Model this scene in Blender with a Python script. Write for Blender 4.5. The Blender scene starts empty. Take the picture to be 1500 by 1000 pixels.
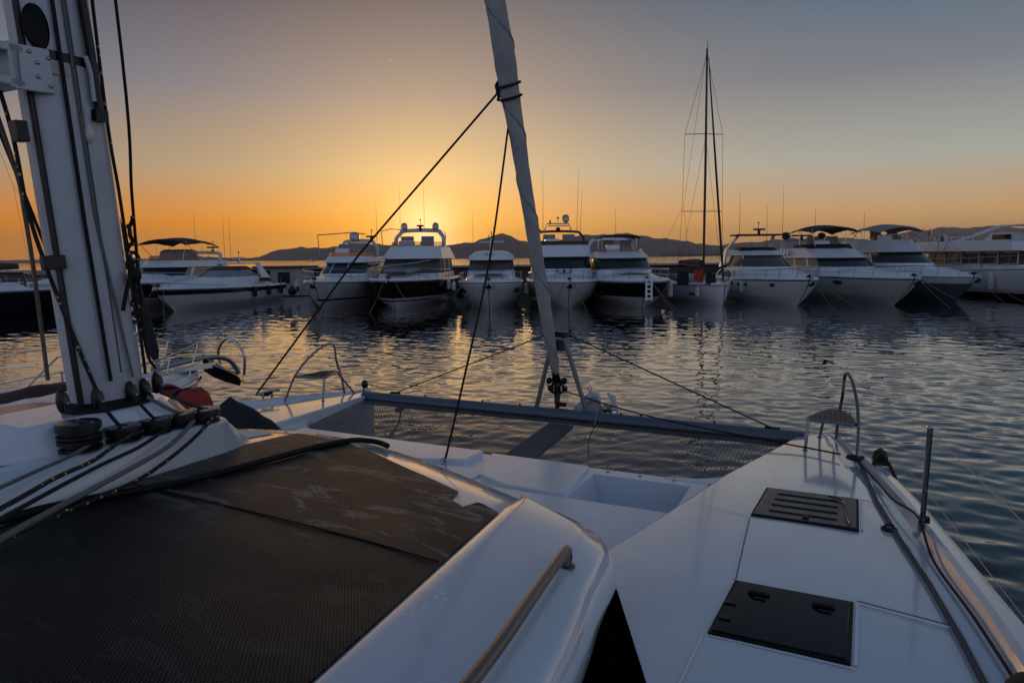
import bpy, math, random
import numpy as np
from mathutils import Vector, Matrix

random.seed(7)
S = bpy.context.scene
COL = S.collection
PI = math.pi
R = math.radians

# ------------------------------------------------------------------ camera
cam_d = bpy.data.cameras.new('camera')
cam = bpy.data.objects.new('camera', cam_d)
COL.objects.link(cam)
cam_d.lens = 24.0
cam_d.sensor_width = 36.0
cam_d.clip_start = 0.05
cam_d.clip_end = 40000
_p, _r = R(7.0), R(0.63)
_f = Vector((0, math.cos(_p), -math.sin(_p)))
_x = Vector((1, 0, 0))
_u = _x.cross(_f)
_x2 = _x * math.cos(_r) - _u * math.sin(_r)
_u2 = _u * math.cos(_r) + _x * math.sin(_r)
cam.matrix_world = Matrix(((_x2.x, _u2.x, -_f.x, 0), (_x2.y, _u2.y, -_f.y, 0), (_x2.z, _u2.z, -_f.z, 3.0), (0, 0, 0, 1)))
S.camera = cam
S.view_settings.view_transform = 'Standard'
S.view_settings.look = 'None'
S.view_settings.exposure = 0.12
S.view_settings.gamma = 1.0
S.cycles.use_denoising = True
S.cycles.max_bounces = 8
S.cycles.volume_bounces = 0
S.cycles.caustics_reflective = True
S.cycles.blur_glossy = 1.0
S.cycles.caustics_refractive = False

# ------------------------------------------------------------------ dusk sky
SUN_AZ, SUN_EL = R(-7.1), R(2.0)
SUN_DIR = Vector((math.sin(SUN_AZ) * math.cos(SUN_EL), math.cos(SUN_AZ) * math.cos(SUN_EL), math.sin(SUN_EL)))
W = bpy.data.worlds.new('World')
S.world = W
W.use_nodes = True
nt = W.node_tree
L_ = nt.links.new
bg = nt.nodes['Background']


def nmath(tree, op, a, b=None, c=None):
    n = tree.nodes.new('ShaderNodeMath')
    n.operation = op
    for i, v in enumerate((a, b, c)):
        if v is None:
            continue
        if isinstance(v, (int, float)):
            n.inputs[i].default_value = v
        else:
            tree.links.new(v, n.inputs[i])
    return n.outputs[0]


def nramp(tree, fac, stops, interp='LINEAR'):
    n = tree.nodes.new('ShaderNodeValToRGB')
    cr = n.color_ramp
    cr.interpolation = interp
    while len(cr.elements) < len(stops):
        cr.elements.new(0.5)
    for e, (p, c) in zip(cr.elements, stops):
        e.position = p
        e.color = (c[0], c[1], c[2], 1)
    tree.links.new(fac, n.inputs[0])
    return n.outputs[0]


def nmix(tree, fac, a, b, blend='MIX'):
    n = tree.nodes.new('ShaderNodeMix')
    n.data_type = 'RGBA'
    n.blend_type = blend
    for sock, v in ((n.inputs[0], fac), (n.inputs[6], a), (n.inputs[7], b)):
        if isinstance(v, (int, float)):
            sock.default_value = v
        elif isinstance(v, tuple):
            sock.default_value = (v[0], v[1], v[2], 1)
        else:
            tree.links.new(v, sock)
    return n.outputs[2]


def nscale(tree, col, fac):
    n = tree.nodes.new('ShaderNodeVectorMath')
    n.operation = 'SCALE'
    if isinstance(col, tuple):
        n.inputs[0].default_value = col
    else:
        tree.links.new(col, n.inputs[0])
    tree.links.new(fac, n.inputs[3])
    return n.outputs[0]


def nadd(tree, a, b):
    n = tree.nodes.new('ShaderNodeVectorMath')
    n.operation = 'ADD'
    tree.links.new(a, n.inputs[0])
    tree.links.new(b, n.inputs[1])
    return n.outputs[0]


tc = nt.nodes.new('ShaderNodeTexCoord')
sep = nt.nodes.new('ShaderNodeSeparateXYZ')
L_(tc.outputs['Generated'], sep.inputs[0])
zc = nmath(nt, 'MAXIMUM', sep.outputs[2], 0.0)
SKY_L = [(.52, .21, .03), (.64, .20, .005), (.322, .25, .18), (.115, .14, .21), (.03, .045, .10)]
SKY_R = [(.42, .22, .075), (.58, .34, .145), (.36, .368, .33), (.163, .182, .218), (.05, .112, .185)]
SKY_G1, SKY_G2 = (.85, .47, .03), (.75, .45, .42)
KN = [0, .05, .12, .225, .34]
TOP = [(.6, (.055, .095, .165)), (1, (.052, .092, .172))]
lefts = nramp(nt, zc, list(zip(KN, SKY_L)) + TOP)
rights = nramp(nt, zc, list(zip(KN, SKY_R)) + TOP)
mrx = nt.nodes.new('ShaderNodeMapRange')
mrx.interpolation_type = 'SMOOTHSTEP'
L_(sep.outputs[0], mrx.inputs[0])
mrx.inputs[1].default_value = -0.45
mrx.inputs[2].default_value = 0.55
front = nmix(nt, mrx.outputs[0], lefts, rights)
back = nramp(nt, zc, [(0, (.40, .40, .47)), (.12, (.40, .42, .52)), (.35, (.26, .31, .43)), (.6, (.115, .16, .265)), (1, (.052, .092, .172))])
dotn = nt.nodes.new('ShaderNodeVectorMath')
dotn.operation = 'DOT_PRODUCT'
L_(tc.outputs['Generated'], dotn.inputs[0])
dotn.inputs[1].default_value = SUN_DIR
dt = dotn.outputs['Value']
mr = nt.nodes.new('ShaderNodeMapRange')
mr.interpolation_type = 'SMOOTHSTEP'
L_(dt, mr.inputs[0])
mr.inputs[1].default_value = -0.35
mr.inputs[2].default_value = 0.72
base = nmix(nt, mr.outputs[0], back, front)
ang = nmath(nt, 'DEGREES', nmath(nt, 'ARCCOSINE', nmath(nt, 'MINIMUM', dt, 0.999999)))
g1 = nmath(nt, 'EXPONENT', nmath(nt, 'MULTIPLY', ang, -1 / 9.5))
g2 = nmath(nt, 'EXPONENT', nmath(nt, 'MULTIPLY', nmath(nt, 'POWER', nmath(nt, 'DIVIDE', ang, 2.5), 2.0), -1.0))
sky = nadd(nt, nadd(nt, base, nscale(nt, SKY_G1, g1)), nscale(nt, SKY_G2, g2))
# a thread of the physical sky keeps the tints varied
nish = nt.nodes.new('ShaderNodeTexSky')
nish.sky_type = 'NISHITA'
nish.sun_disc = False
nish.sun_elevation = SUN_EL
nish.sun_rotation = SUN_AZ
nish.dust_density = 2.0
sc_ = nt.nodes.new('ShaderNodeVectorMath')
sc_.operation = 'SCALE'
L_(nish.outputs[0], sc_.inputs[0])
sc_.inputs[3].default_value = 0.008
sky = nadd(nt, sky, sc_.outputs[0])
L_(sky, bg.inputs[0])
bg.inputs[1].default_value = 1.0

sun_d = bpy.data.lights.new('sun', 'SUN')
sun_d.energy = 0.5
sun_d.angle = R(1.5)
sun_d.color = (1.0, .52, .18)
sun = bpy.data.objects.new('sun', sun_d)
COL.objects.link(sun)
sun.rotation_euler = SUN_DIR.to_track_quat('Z', 'Y').to_euler()
sun.location = (0, 0, 60)

# ------------------------------------------------------------------ materials
MATS = {}


def mat(name, col, rough=.5, metal=0., var=0., vscale=3., bump=0., bscale=60., coat=0., col2=None, alpha=1., trans=0., rvar=0., spec=None):
    if name in MATS:
        return MATS[name]
    m = bpy.data.materials.new(name)
    m.use_nodes = True
    t = m.node_tree
    b = t.nodes['Principled BSDF']
    b.inputs['Base Color'].default_value = (*col, 1)
    b.inputs['Roughness'].default_value = rough
    b.inputs['Metallic'].default_value = metal
    if spec is not None:
        b.inputs['Specular IOR Level'].default_value = spec
    if coat:
        b.inputs['Coat Weight'].default_value = coat
        b.inputs['Coat Roughness'].default_value = .08
    if alpha < 1:
        b.inputs['Alpha'].default_value = alpha
    if trans:
        b.inputs['Transmission Weight'].default_value = trans
    co = t.nodes.new('ShaderNodeTexCoord')
    if var or rvar:
        n = t.nodes.new('ShaderNodeTexNoise')
        n.inputs['Scale'].default_value = vscale
        n.inputs['Detail'].default_value = 6
        n.inputs['Roughness'].default_value = .62
        t.links.new(co.outputs['Object'], n.inputs[0])
        if var:
            c2 = col2 or tuple(c * (1 - var) for c in col)
            o = nramp(t, n.outputs['Fac'], [(.3, col), (.72, c2)])
            t.links.new(o, b.inputs['Base Color'])
        if rvar:
            q = nmath(t, 'MULTIPLY_ADD', n.outputs['Fac'], rvar, rough - rvar * .5)
            t.links.new(q, b.inputs['Roughness'])
    if bump:
        n2 = t.nodes.new('ShaderNodeTexNoise')
        n2.inputs['Scale'].default_value = bscale
        n2.inputs['Detail'].default_value = 3
        t.links.new(co.outputs['Object'], n2.inputs[0])
        bp = t.nodes.new('ShaderNodeBump')
        bp.inputs['Strength'].default_value = bump
        bp.inputs['Distance'].default_value = .004
        t.links.new(n2.outputs['Fac'], bp.inputs['Height'])
        t.links.new(bp.outputs[0], b.inputs['Normal'])
    MATS[name] = m
    return m


GEL = mat('white gelcoat', (.66, .71, .76), .22, var=.13, vscale=2.2, rvar=.17, bump=.03, bscale=9, coat=1.)
NONSKID = mat('non skid deck', (.80, .81, .83), .28, var=.14, vscale=1.7, rvar=.2, bump=.12, bscale=420, coat=1.)
YWHITE = mat('yacht white', (.72, .735, .75), .25, var=.1, vscale=.8)
YGREY = mat('yacht grey white', (.55, .57, .58), .3, var=.15, vscale=.8)
BROWN = mat('brown hull paint', (.028, .016, .010), .16, var=.3, vscale=.6)
NAVY = mat('black hull paint', (.008, .010, .014), .16, var=.3, vscale=.6)
SLATE = mat('slate hull paint', (.10, .13, .17), .22, var=.25, vscale=.6)
GLASS = mat('dark yacht glass', (.012, .014, .017), .05)
GLASSB = mat('brown yacht glass', (.06, .045, .032), .06)
TINT = mat('orange tinted acrylic', (.75, .24, .05), .1, alpha=.75)
TINTB = mat('brown tinted acrylic', (.30, .15, .07), .1, alpha=.6)
CANVAS = mat('black canvas', (.009, .009, .011), .75, var=.3, vscale=2)
CANVASB = mat('brown canvas', (.07, .045, .03), .8, var=.3, vscale=2)
CANVASG = mat('grey canvas', (.30, .28, .25), .8, var=.3, vscale=2)
STEEL = mat('polished steel', (.55, .56, .58), .22, 1.0, rvar=.12, vscale=8)
TUBE = mat('stainless tube', (.20, .20, .21), .2, 1.0, rvar=.12, vscale=12)
DSTEEL = mat('weathered steel', (.33, .32, .31), .32, 1.0, rvar=.2, vscale=14)
ALU = mat('anodised aluminium', (.50, .53, .56), .42, .1, var=.16, vscale=2.5, rvar=.2)
BEAMM = mat('painted beam', (.10, .125, .16), .38, .2, var=.15, vscale=3, rvar=.2)
BLACK = mat('black plastic', (.005, .005, .006), .34, rvar=.2, vscale=12, spec=.4)
RUBBER = mat('matt black rubber', (.004, .004, .005), .6, spec=.25)
FEND = mat('white fender vinyl', (.60, .60, .58), .45, var=.25, vscale=4)
SAIL = mat('sail cover cloth', (.40, .39, .385), .85, var=.3, vscale=5, bump=.5, bscale=30)
DARKSAIL = mat('dark sail cover', (.02, .022, .03), .8, var=.4, vscale=4)
RED = mat('red canvas', (.36, .03, .022), .75, var=.45, vscale=9, bump=.5, bscale=25)
TEAKM = mat('teak slats', (.19, .095, .05), .6, var=.45, vscale=14)
ROPEB = mat('black rope', (.006, .006, .007), .85, var=.5, vscale=60, bump=.8, bscale=180)
ROPEG = mat('grey rope', (.20, .19, .18), .9, var=.4, vscale=70, bump=.8, bscale=180)
ROPEW = mat('pale rope', (.42, .38, .33), .9, var=.4, vscale=70, bump=.8, bscale=180)
ROPET = mat('tan rope', (.20, .15, .11), .9, var=.4, vscale=70, bump=.8, bscale=180)
NETM = mat('net cord', (.16, .15, .145), .8)
STONE = mat('quay stone', (.10, .09, .08), .9, var=.5, vscale=.5, bump=.6, bscale=3)
HUT = mat('painted hut wall', (.42, .41, .40), .7, var=.2, vscale=1)
GRIP = mat('dark hatch plastic', (.03, .032, .036), .35, rvar=.25, vscale=9)
ACRY = mat('smoked acrylic', (.003, .004, .006), .16, rvar=.12, vscale=5, spec=.12)
VOID = mat('dark tinted saloon glass', (.002, .002, .003), .6, spec=0.0)
SEAM = mat('sealant seam', (.80, .80, .80), .35)
SEAMD = mat('shadow gap', (.10, .11, .12), .6)
BRASS = mat('brass fitting', (.55, .36, .12), .3, 1.0)
REDFLAG = mat('red cloth', (.50, .05, .03), .8, var=.3, vscale=3)


def dew(m, sc=34):
    """sparse dried drops and small scuffs on the gelcoat"""
    t = m.node_tree
    b = t.nodes['Principled BSDF']
    co = t.nodes.new('ShaderNodeTexCoord')
    v = t.nodes.new('ShaderNodeTexVoronoi')
    v.inputs['Scale'].default_value = sc
    t.links.new(co.outputs['Object'], v.inputs[0])
    sc_ = t.nodes.new('ShaderNodeSeparateColor')
    t.links.new(v.outputs['Color'], sc_.inputs[0])
    n = t.nodes.new('ShaderNodeTexNoise')
    n.inputs['Scale'].default_value = 1.1
    n.inputs['Detail'].default_value = 3
    t.links.new(co.outputs['Object'], n.inputs[0])
    keep = nmath(t, 'MULTIPLY', nmath(t, 'GREATER_THAN', sc_.outputs[0], .70), nmath(t, 'GREATER_THAN', n.outputs['Fac'], .50))
    drop = nmath(t, 'MULTIPLY', keep, nmath(t, 'MAXIMUM', nmath(t, 'MULTIPLY_ADD', v.outputs['Distance'], -4.5, 1.0), 0.0))
    bp = t.nodes.new('ShaderNodeBump')
    bp.inputs['Strength'].default_value = .45
    bp.inputs['Distance'].default_value = .004
    t.links.new(drop, bp.inputs['Height'])
    old = b.inputs['Normal'].links[0].from_socket if b.inputs['Normal'].links else None
    if old:
        t.links.new(old, bp.inputs['Normal'])
    t.links.new(bp.outputs[0], b.inputs['Normal'])
    t.links.new(bp.outputs[0], b.inputs['Coat Normal'])


dew(GEL)
dew(NONSKID, 44)


def fleck_rope():
    m = bpy.data.materials.new('black rope with yellow flecks')
    m.use_nodes = True
    t = m.node_tree
    b = t.nodes['Principled BSDF']
    b.inputs['Roughness'].default_value = .85
    co = t.nodes.new('ShaderNodeTexCoord')
    v = t.nodes.new('ShaderNodeTexVoronoi')
    v.inputs['Scale'].default_value = 42
    t.links.new(co.outputs['Object'], v.inputs[0])
    s = t.nodes.new('ShaderNodeSeparateColor')
    t.links.new(v.outputs['Color'], s.inputs[0])
    f1 = nmath(t, 'GREATER_THAN', s.outputs[0], .66)
    f2 = nmath(t, 'LESS_THAN', v.outputs['Distance'], .33)
    f = nmath(t, 'MULTIPLY', f1, f2)
    c = nmix(t, f, (.012, .012, .013), (.42, .34, .12))
    t.links.new(c, b.inputs['Base Color'])
    MATS['fleck'] = m
    return m


FLECK = fleck_rope()


def cover_mat():
    """woven black mesh cloth, salt stained"""
    m = bpy.data.materials.new('woven black mesh cloth')
    m.use_nodes = True
    t = m.node_tree
    b = t.nodes['Principled BSDF']
    co = t.nodes.new('ShaderNodeTexCoord')
    sp = t.nodes.new('ShaderNodeSeparateXYZ')
    t.links.new(co.outputs['Object'], sp.inputs[0])
    k = 2 * PI / .0135
    a = nmath(t, 'SINE', nmath(t, 'MULTIPLY', sp.outputs[0], k))
    c = nmath(t, 'SINE', nmath(t, 'MULTIPLY', sp.outputs[1], k * .8))
    w = nmath(t, 'MULTIPLY', a, c)
    w01 = nmath(t, 'MULTIPLY_ADD', w, .5, .5)
    mp = t.nodes.new('ShaderNodeMapping')
    mp.inputs['Scale'].default_value = (1.5, 4.2, 1)
    mp.inputs['Rotation'].default_value = (0, 0, .35)
    t.links.new(co.outputs['Object'], mp.inputs[0])
    n = t.nodes.new('ShaderNodeTexNoise')
    n.inputs['Scale'].default_value = 1.5
    n.inputs['Detail'].default_value = 9
    n.inputs['Roughness'].default_value = .7
    n.inputs['Distortion'].default_value = .9
    t.links.new(mp.outputs[0], n.inputs[0])
    stain0 = nramp(t, n.outputs['Fac'], [(.54, (0, 0, 0)), (.60, (.55, .55, .55)), (.64, (.08, .08, .08)), (.70, (.5, .5, .5)), (.76, (.1, .1, .1))])
    pm = t.nodes.new('ShaderNodeMapRange')
    pm.interpolation_type = 'SMOOTHSTEP'
    t.links.new(sp.outputs[1], pm.inputs[0])
    pm.inputs[1].default_value = -.15
    pm.inputs[2].default_value = .55
    pm.inputs[3].default_value = .10
    pm.inputs[4].default_value = 1.0
    stain = nmix(t, pm.outputs[0], (0, 0, 0), stain0)
    fine = t.nodes.new('ShaderNodeTexNoise')
    fine.inputs['Scale'].default_value = 3
    fine.inputs['Detail'].default_value = 4
    t.links.new(co.outputs['Object'], fine.inputs[0])
    wc = nramp(t, w01, [(.52, (.003, .003, .004)), (.80, (.006, .006, .006)), (.97, (.10, .092, .083))])
    c2 = nmix(t, stain, wc, nmix(t, w01, (.04, .037, .034), (.62, .56, .50)))
    t.links.new(c2, b.inputs['Base Color'])
    r = nmath(t, 'MULTIPLY_ADD', fine.outputs['Fac'], .25, .33)
    t.links.new(r, b.inputs['Roughness'])
    b.inputs['Specular IOR Level'].default_value = .22
    bp = t.nodes.new('ShaderNodeBump')
    bp.inputs['Strength'].default_value = .55
    bp.inputs['Distance'].default_value = .002
    t.links.new(w01, bp.inputs['Height'])
    t.links.new(bp.outputs[0], b.inputs['Normal'])
    return m


COVER = cover_mat()


def tread_mat():
    m = bpy.data.materials.new('diamond non skid')
    m.use_nodes = True
    t = m.node_tree
    b = t.nodes['Principled BSDF']
    b.inputs['Base Color'].default_value = (.62, .63, .65, 1)
    b.inputs['Roughness'].default_value = .4
    co = t.nodes.new('ShaderNodeTexCoord')
    mp = t.nodes.new('ShaderNodeMapping')
    mp.inputs['Rotation'].default_value = (0, 0, R(45))
    t.links.new(co.outputs['Object'], mp.inputs[0])
    ch = t.nodes.new('ShaderNodeTexVoronoi')
    ch.inputs['Scale'].default_value = 62
    ch.inputs['Randomness'].default_value = 0.0
    t.links.new(mp.outputs[0], ch.inputs[0])
    bp = t.nodes.new('ShaderNodeBump')
    bp.inputs['Strength'].default_value = .9
    bp.inputs['Distance'].default_value = .006
    bp.invert = True
    t.links.new(ch.outputs['Distance'], bp.inputs['Height'])
    t.links.new(bp.outputs[0], b.inputs['Normal'])
    return m


TREAD = tread_mat()


# ------------------------------------------------------------------ mesh builder
class MB:
    def __init__(s):
        s.v, s.f, s.m, s.mats = [], [], [], []

    def mi(s, m):
        if m not in s.mats:
            s.mats.append(m)
        return s.mats.index(m)

    def quad(s, pts, m):
        i = len(s.v)
        s.v += [tuple(p) for p in pts]
        s.f.append(tuple(range(i, i + len(pts))))
        s.m.append(s.mi(m))

    def rings(s, rings, m, closed=True, cap0=False, cap1=False, mfun=None):
        """loft equal-length rings"""
        n = len(rings[0])
        i0 = len(s.v)
        for r in rings:
            s.v += [tuple(p) for p in r]
        k = s.mi(m) if m else 0
        for a in range(len(rings) - 1):
            for b in range(n if closed else n - 1):
                b2 = (b + 1) % n
                s.f.append((i0 + a * n + b, i0 + a * n + b2, i0 + (a + 1) * n + b2, i0 + (a + 1) * n + b))
                s.m.append(s.mi(mfun(a, b)) if mfun else k)
        if cap0:
            s.f.append(tuple(i0 + b for b in reversed(range(n))))
            s.m.append(k if m else 0)
        if cap1:
            s.f.append(tuple(i0 + (len(rings) - 1) * n + b for b in range(n)))
            s.m.append(k if m else 0)

    def box(s, c, d, m, rot=None, taper=1.0):
        x, y, z = d[0] / 2, d[1] / 2, d[2] / 2
        P = [(-x, -y, -z), (x, -y, -z), (x, y, -z), (-x, y, -z)]
        T = [(-x * taper, -y * taper, z), (x * taper, -y * taper, z), (x * taper, y * taper, z), (-x * taper, y * taper, z)]
        P = [Vector(p) for p in P + T]
        if rot is not None:
            P = [rot @ p for p in P]
        P = [p + Vector(c) for p in P]
        i = len(s.v)
        s.v += [tuple(p) for p in P]
        k = s.mi(m)
        for f in ((3, 2, 1, 0), (4, 5, 6, 7), (0, 1, 5, 4), (1, 2, 6, 5), (2, 3, 7, 6), (3, 0, 4, 7)):
            s.f.append(tuple(i + a for a in f))
            s.m.append(k)

    def tube(s, pts, r, m, n=8, cap=True, flat=1.0):
        pts = [Vector(p) for p in pts]
        rs = r if isinstance(r, (list, tuple)) else [r] * len(pts)
        rings = []
        up = None
        for i, p in enumerate(pts):
            a = pts[max(i - 1, 0)]
            b = pts[min(i + 1, len(pts) - 1)]
            t = (b - a).normalized()
            if up is None:
                up = Vector((0, 0, 1)) if abs(t.z) < .9 else Vector((0, 1, 0))
            x = t.cross(up).normalized()
            up = x.cross(t).normalized()
            rings.append([p + (x * math.cos(2 * PI * k / n) + up * math.sin(2 * PI * k / n) * flat) * rs[i] for k in range(n)])
        s.rings(rings, m, True, cap, cap)

    def lathe(s, c, prof, m, n=20, axis='Z', rot=None):
        """prof: list of (radius, height) along the axis"""
        rings = []
        for r, h in prof:
            ring = []
            for k in range(n):
                a = 2 * PI * k / n
                p = Vector((r * math.cos(a), r * math.sin(a), h))
                if axis == 'X':
                    p = Vector((p.z, p.x, p.y))
                elif axis == 'Y':
                    p = Vector((p.y, p.z, p.x))
                if rot is not None:
                    p = rot @ p
                ring.append(p + Vector(c))
            rings.append(ring)
        s.rings(rings, m, True, True, True)

    def ball(s, c, r, m, n=14):
        rx, ry, rz = r if isinstance(r, (tuple, list)) else (r, r, r)
        rings = []
        for i in range(1, n):
            a = PI * i / n - PI / 2
            rings.append([(c[0] + rx * math.cos(a) * math.cos(2 * PI * k / n), c[1] + ry * math.cos(a) * math.sin(2 * PI * k / n), c[2] + rz * math.sin(a)) for k in range(n)])
        s.rings(rings, m, True, True, True)

    def grid(s, rows, m, mfun=None):
        s.rings(rows, m, False, mfun=mfun)

    def build(s, name, parent=None, base=None, rotz=0., sharp=35, bevel=0.):
        """base: origin in the frame the vertices are given in"""
        me = bpy.data.meshes.new(name)
        b = Vector(base) if base is not None else Vector((0, 0, 0))
        me.from_pydata([(p[0] - b.x, p[1] - b.y, p[2] - b.z) for p in s.v], [], s.f)
        for m in s.mats:
            me.materials.append(m)
        me.polygons.foreach_set('material_index', s.m)
        me.update()
        me.validate()
        import bmesh
        bm = bmesh.new()
        bm.from_mesh(me)
        bmesh.ops.recalc_face_normals(bm, faces=bm.faces)
        bm.to_mesh(me)
        bm.free()
        me.shade_smooth()
        me.set_sharp_from_angle(angle=R(sharp))
        o = bpy.data.objects.new(name, me)
        COL.objects.link(o)
        if parent is not None:
            o.parent = parent
        if bevel:
            bv = o.modifiers.new('edge', 'BEVEL')
            bv.width = bevel
            bv.segments = 3
            bv.limit_method = 'ANGLE'
            bv.angle_limit = R(40)
        return o


def build_each(mb, name, parent=None, **k):
    """every connected piece of the builder becomes an object of its own"""
    par = list(range(len(mb.v)))
    def find(a):
        while par[a] != a:
            par[a] = par[par[a]]
            a = par[a]
        return a
    for f in mb.f:
        for i in f[1:]:
            par[find(i)] = find(f[0])
    sets = {}
    for f, m in zip(mb.f, mb.m):
        sets.setdefault(find(f[0]), []).append((f, m))
    for fs_ in sets.values():
        b = MB()
        b.mats = mb.mats
        ix = {}
        for f, m in fs_:
            for i in f:
                if i not in ix:
                    ix[i] = len(b.v)
                    b.v.append(mb.v[i])
            b.f.append(tuple(ix[i] for i in f))
            b.m.append(m)
        b.build(name, parent, **k)


def tag(o, label=None, cat=None, group=None, kind=None):
    if label:
        o['label'] = label
    if cat:
        o['category'] = cat
    if group:
        o['group'] = group
    if kind:
        o['kind'] = kind
    return o


def thing(name, label, cat, loc, rotz=0., group=None):
    o = bpy.data.objects.new(name, None)
    o.empty_display_size = .3
    COL.objects.link(o)
    o.location = loc
    o.rotation_euler = (0, 0, rotz)
    return tag(o, label, cat, group)


def spline(pts, n=8):
    """Catmull-Rom through points"""
    P = [Vector(p) for p in pts]
    if len(P) < 3:
        return [P[0].lerp(P[-1], i / n) for i in range(n + 1)]
    out = []
    for i in range(len(P) - 1):
        a, b, c, d = P[max(i - 1, 0)], P[i], P[i + 1], P[min(i + 2, len(P) - 1)]
        for j in range(n):
            t = j / n
            out.append(.5 * ((2 * b) + (c - a) * t + (2 * a - 5 * b + 4 * c - d) * t * t + (3 * b - a - 3 * c + d) * t ** 3))
    out.append(P[-1])
    return out


def sag(a, b, s, n=14):
    a, b = Vector(a), Vector(b)
    return [a.lerp(b, i / n) - Vector((0, 0, s * 4 * (i / n) * (1 - i / n))) for i in range(n + 1)]


def interp(x, tab):
    return float(np.interp(x, [t[0] for t in tab], [t[1] for t in tab]))


# ------------------------------------------------------------------ water
def build_water():
    rings = [1.2]
    while rings[-1] < 95:
        rings.append(rings[-1] * 1.0045 + .004)
    while rings[-1] < 9000:
        rings.append(rings[-1] * 1.06)
    rings = np.array(rings)
    a1 = np.linspace(R(-52), R(52), 760)
    a2 = np.linspace(R(52), R(308), 90)[1:-1]
    angs = np.concatenate([a1, a2])
    RR, AA = np.meshgrid(rings, angs, indexing='ij')
    X, Y = RR * np.sin(AA), RR * np.cos(AA)
    rng = np.random.default_rng(5)
    Z = np.zeros_like(X)
    sp = np.maximum(np.gradient(rings)[:, None] * np.ones_like(X), RR * R(.14))
    N = 110
    tot = 0
    comps = []
    for i in range(N):
        lam = .10 * (2.4 / .10) ** rng.random()
        th = rng.normal(R(8), R(38))
        slope = math.exp(-((math.log(lam / .40)) / .9) ** 2) + .12
        comps.append((lam, th, slope, rng.random() * 2 * PI))
        tot += slope * slope / 2
    sc = .070 / math.sqrt(tot)
    # patches of calmer and rougher water
    patch = .85 + .3 * np.sin(X * .31 + 1.3 * np.sin(Y * .17)) * np.sin(Y * .23 + 1.1 * np.sin(X * .13) + .7)
    for lam, th, slope, ph in comps:
        k = 2 * PI / lam
        fade = np.clip(1.6 - 3.2 * sp / lam, 0, 1)
        q = k * (X * math.sin(th) + Y * math.cos(th)) + ph
        Z += fade * slope * sc / k * np.sin(q)
    Z *= patch
    Z[RR > 93] = 0
    n1, n2 = X.shape
    co = np.stack([X, Y, Z], -1).reshape(-1, 3)
    idx = np.arange(n1 * n2).reshape(n1, n2)
    nx = np.roll(idx, -1, axis=1)
    faces = np.stack([idx[:-1], nx[:-1], nx[1:], idx[1:]], -1).reshape(-1, 4)
    me = bpy.data.meshes.new('water')
    me.vertices.add(len(co) + 1)
    me.vertices.foreach_set('co', np.concatenate([co.ravel(), [0, 0, 0]]))
    nf = len(faces)
    tri = np.stack([np.full(n2, n1 * n2), np.roll(idx[0], -1), idx[0]], -1)
    me.loops.add(nf * 4 + n2 * 3)
    me.loops.foreach_set('vertex_index', np.concatenate([faces[:, ::-1].ravel(), tri[:, ::-1].ravel()]).astype(np.int32))
    me.polygons.add(nf + n2)
    me.polygons.foreach_set('loop_start', np.concatenate([np.arange(nf) * 4, nf * 4 + np.arange(n2) * 3]).astype(np.int32))
    me.update(calc_edges=True)
    me.validate()
    me.shade_smooth()
    m = bpy.data.materials.new('harbour water')
    m.use_nodes = True
    t = m.node_tree
    b = t.nodes['Principled BSDF']
    b.inputs['Base Color'].default_value = (.003, .006, .009, 1)
    b.inputs['Roughness'].default_value = .05
    b.inputs['IOR'].default_value = 1.33
    b.inputs['Coat Weight'].default_value = 1.0
    b.inputs['Coat IOR'].default_value = 1.31
    b.inputs['Coat Roughness'].default_value = .03
    # waves too small to model far away become a rougher sheen
    geo = t.nodes.new('ShaderNodeNewGeometry')
    ln = t.nodes.new('ShaderNodeVectorMath')
    ln.operation = 'LENGTH'
    t.links.new(geo.outputs['Position'], ln.inputs[0])
    mr_ = t.nodes.new('ShaderNodeMapRange')
    t.links.new(ln.outputs['Value'], mr_.inputs[0])
    mr_.inputs[1].default_value = 50
    mr_.inputs[2].default_value = 120
    mr_.inputs[3].default_value = .03
    mr_.inputs[4].default_value = .16
    t.links.new(mr_.outputs[0], b.inputs['Roughness'])
    mr2 = t.nodes.new('ShaderNodeMapRange')
    t.links.new(ln.outputs['Value'], mr2.inputs[0])
    mr2.inputs[1].default_value = 45
    mr2.inputs[2].default_value = 110
    mr2.inputs[3].default_value = 0.0
    mr2.inputs[4].default_value = 1.0
    nz = t.nodes.new('ShaderNodeTexNoise')
    nz.inputs['Scale'].default_value = .9
    nz.inputs['Detail'].default_value = 2
    t.links.new(geo.outputs['Position'], nz.inputs[0])
    bp = t.nodes.new('ShaderNodeBump')
    bp.inputs['Distance'].default_value = .10
    t.links.new(mr2.outputs[0], bp.inputs['Strength'])
    t.links.new(nz.outputs['Fac'], bp.inputs['Height'])
    t.links.new(bp.outputs[0], b.inputs['Normal'])
    t.links.new(bp.outputs[0], b.inputs['Coat Normal'])
    me.materials.append(m)
    o = bpy.data.objects.new('water', me)
    COL.objects.link(o)
    tag(o, 'rippled harbour water reflecting the orange sunset', 'water', kind='structure')


build_water()


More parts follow.
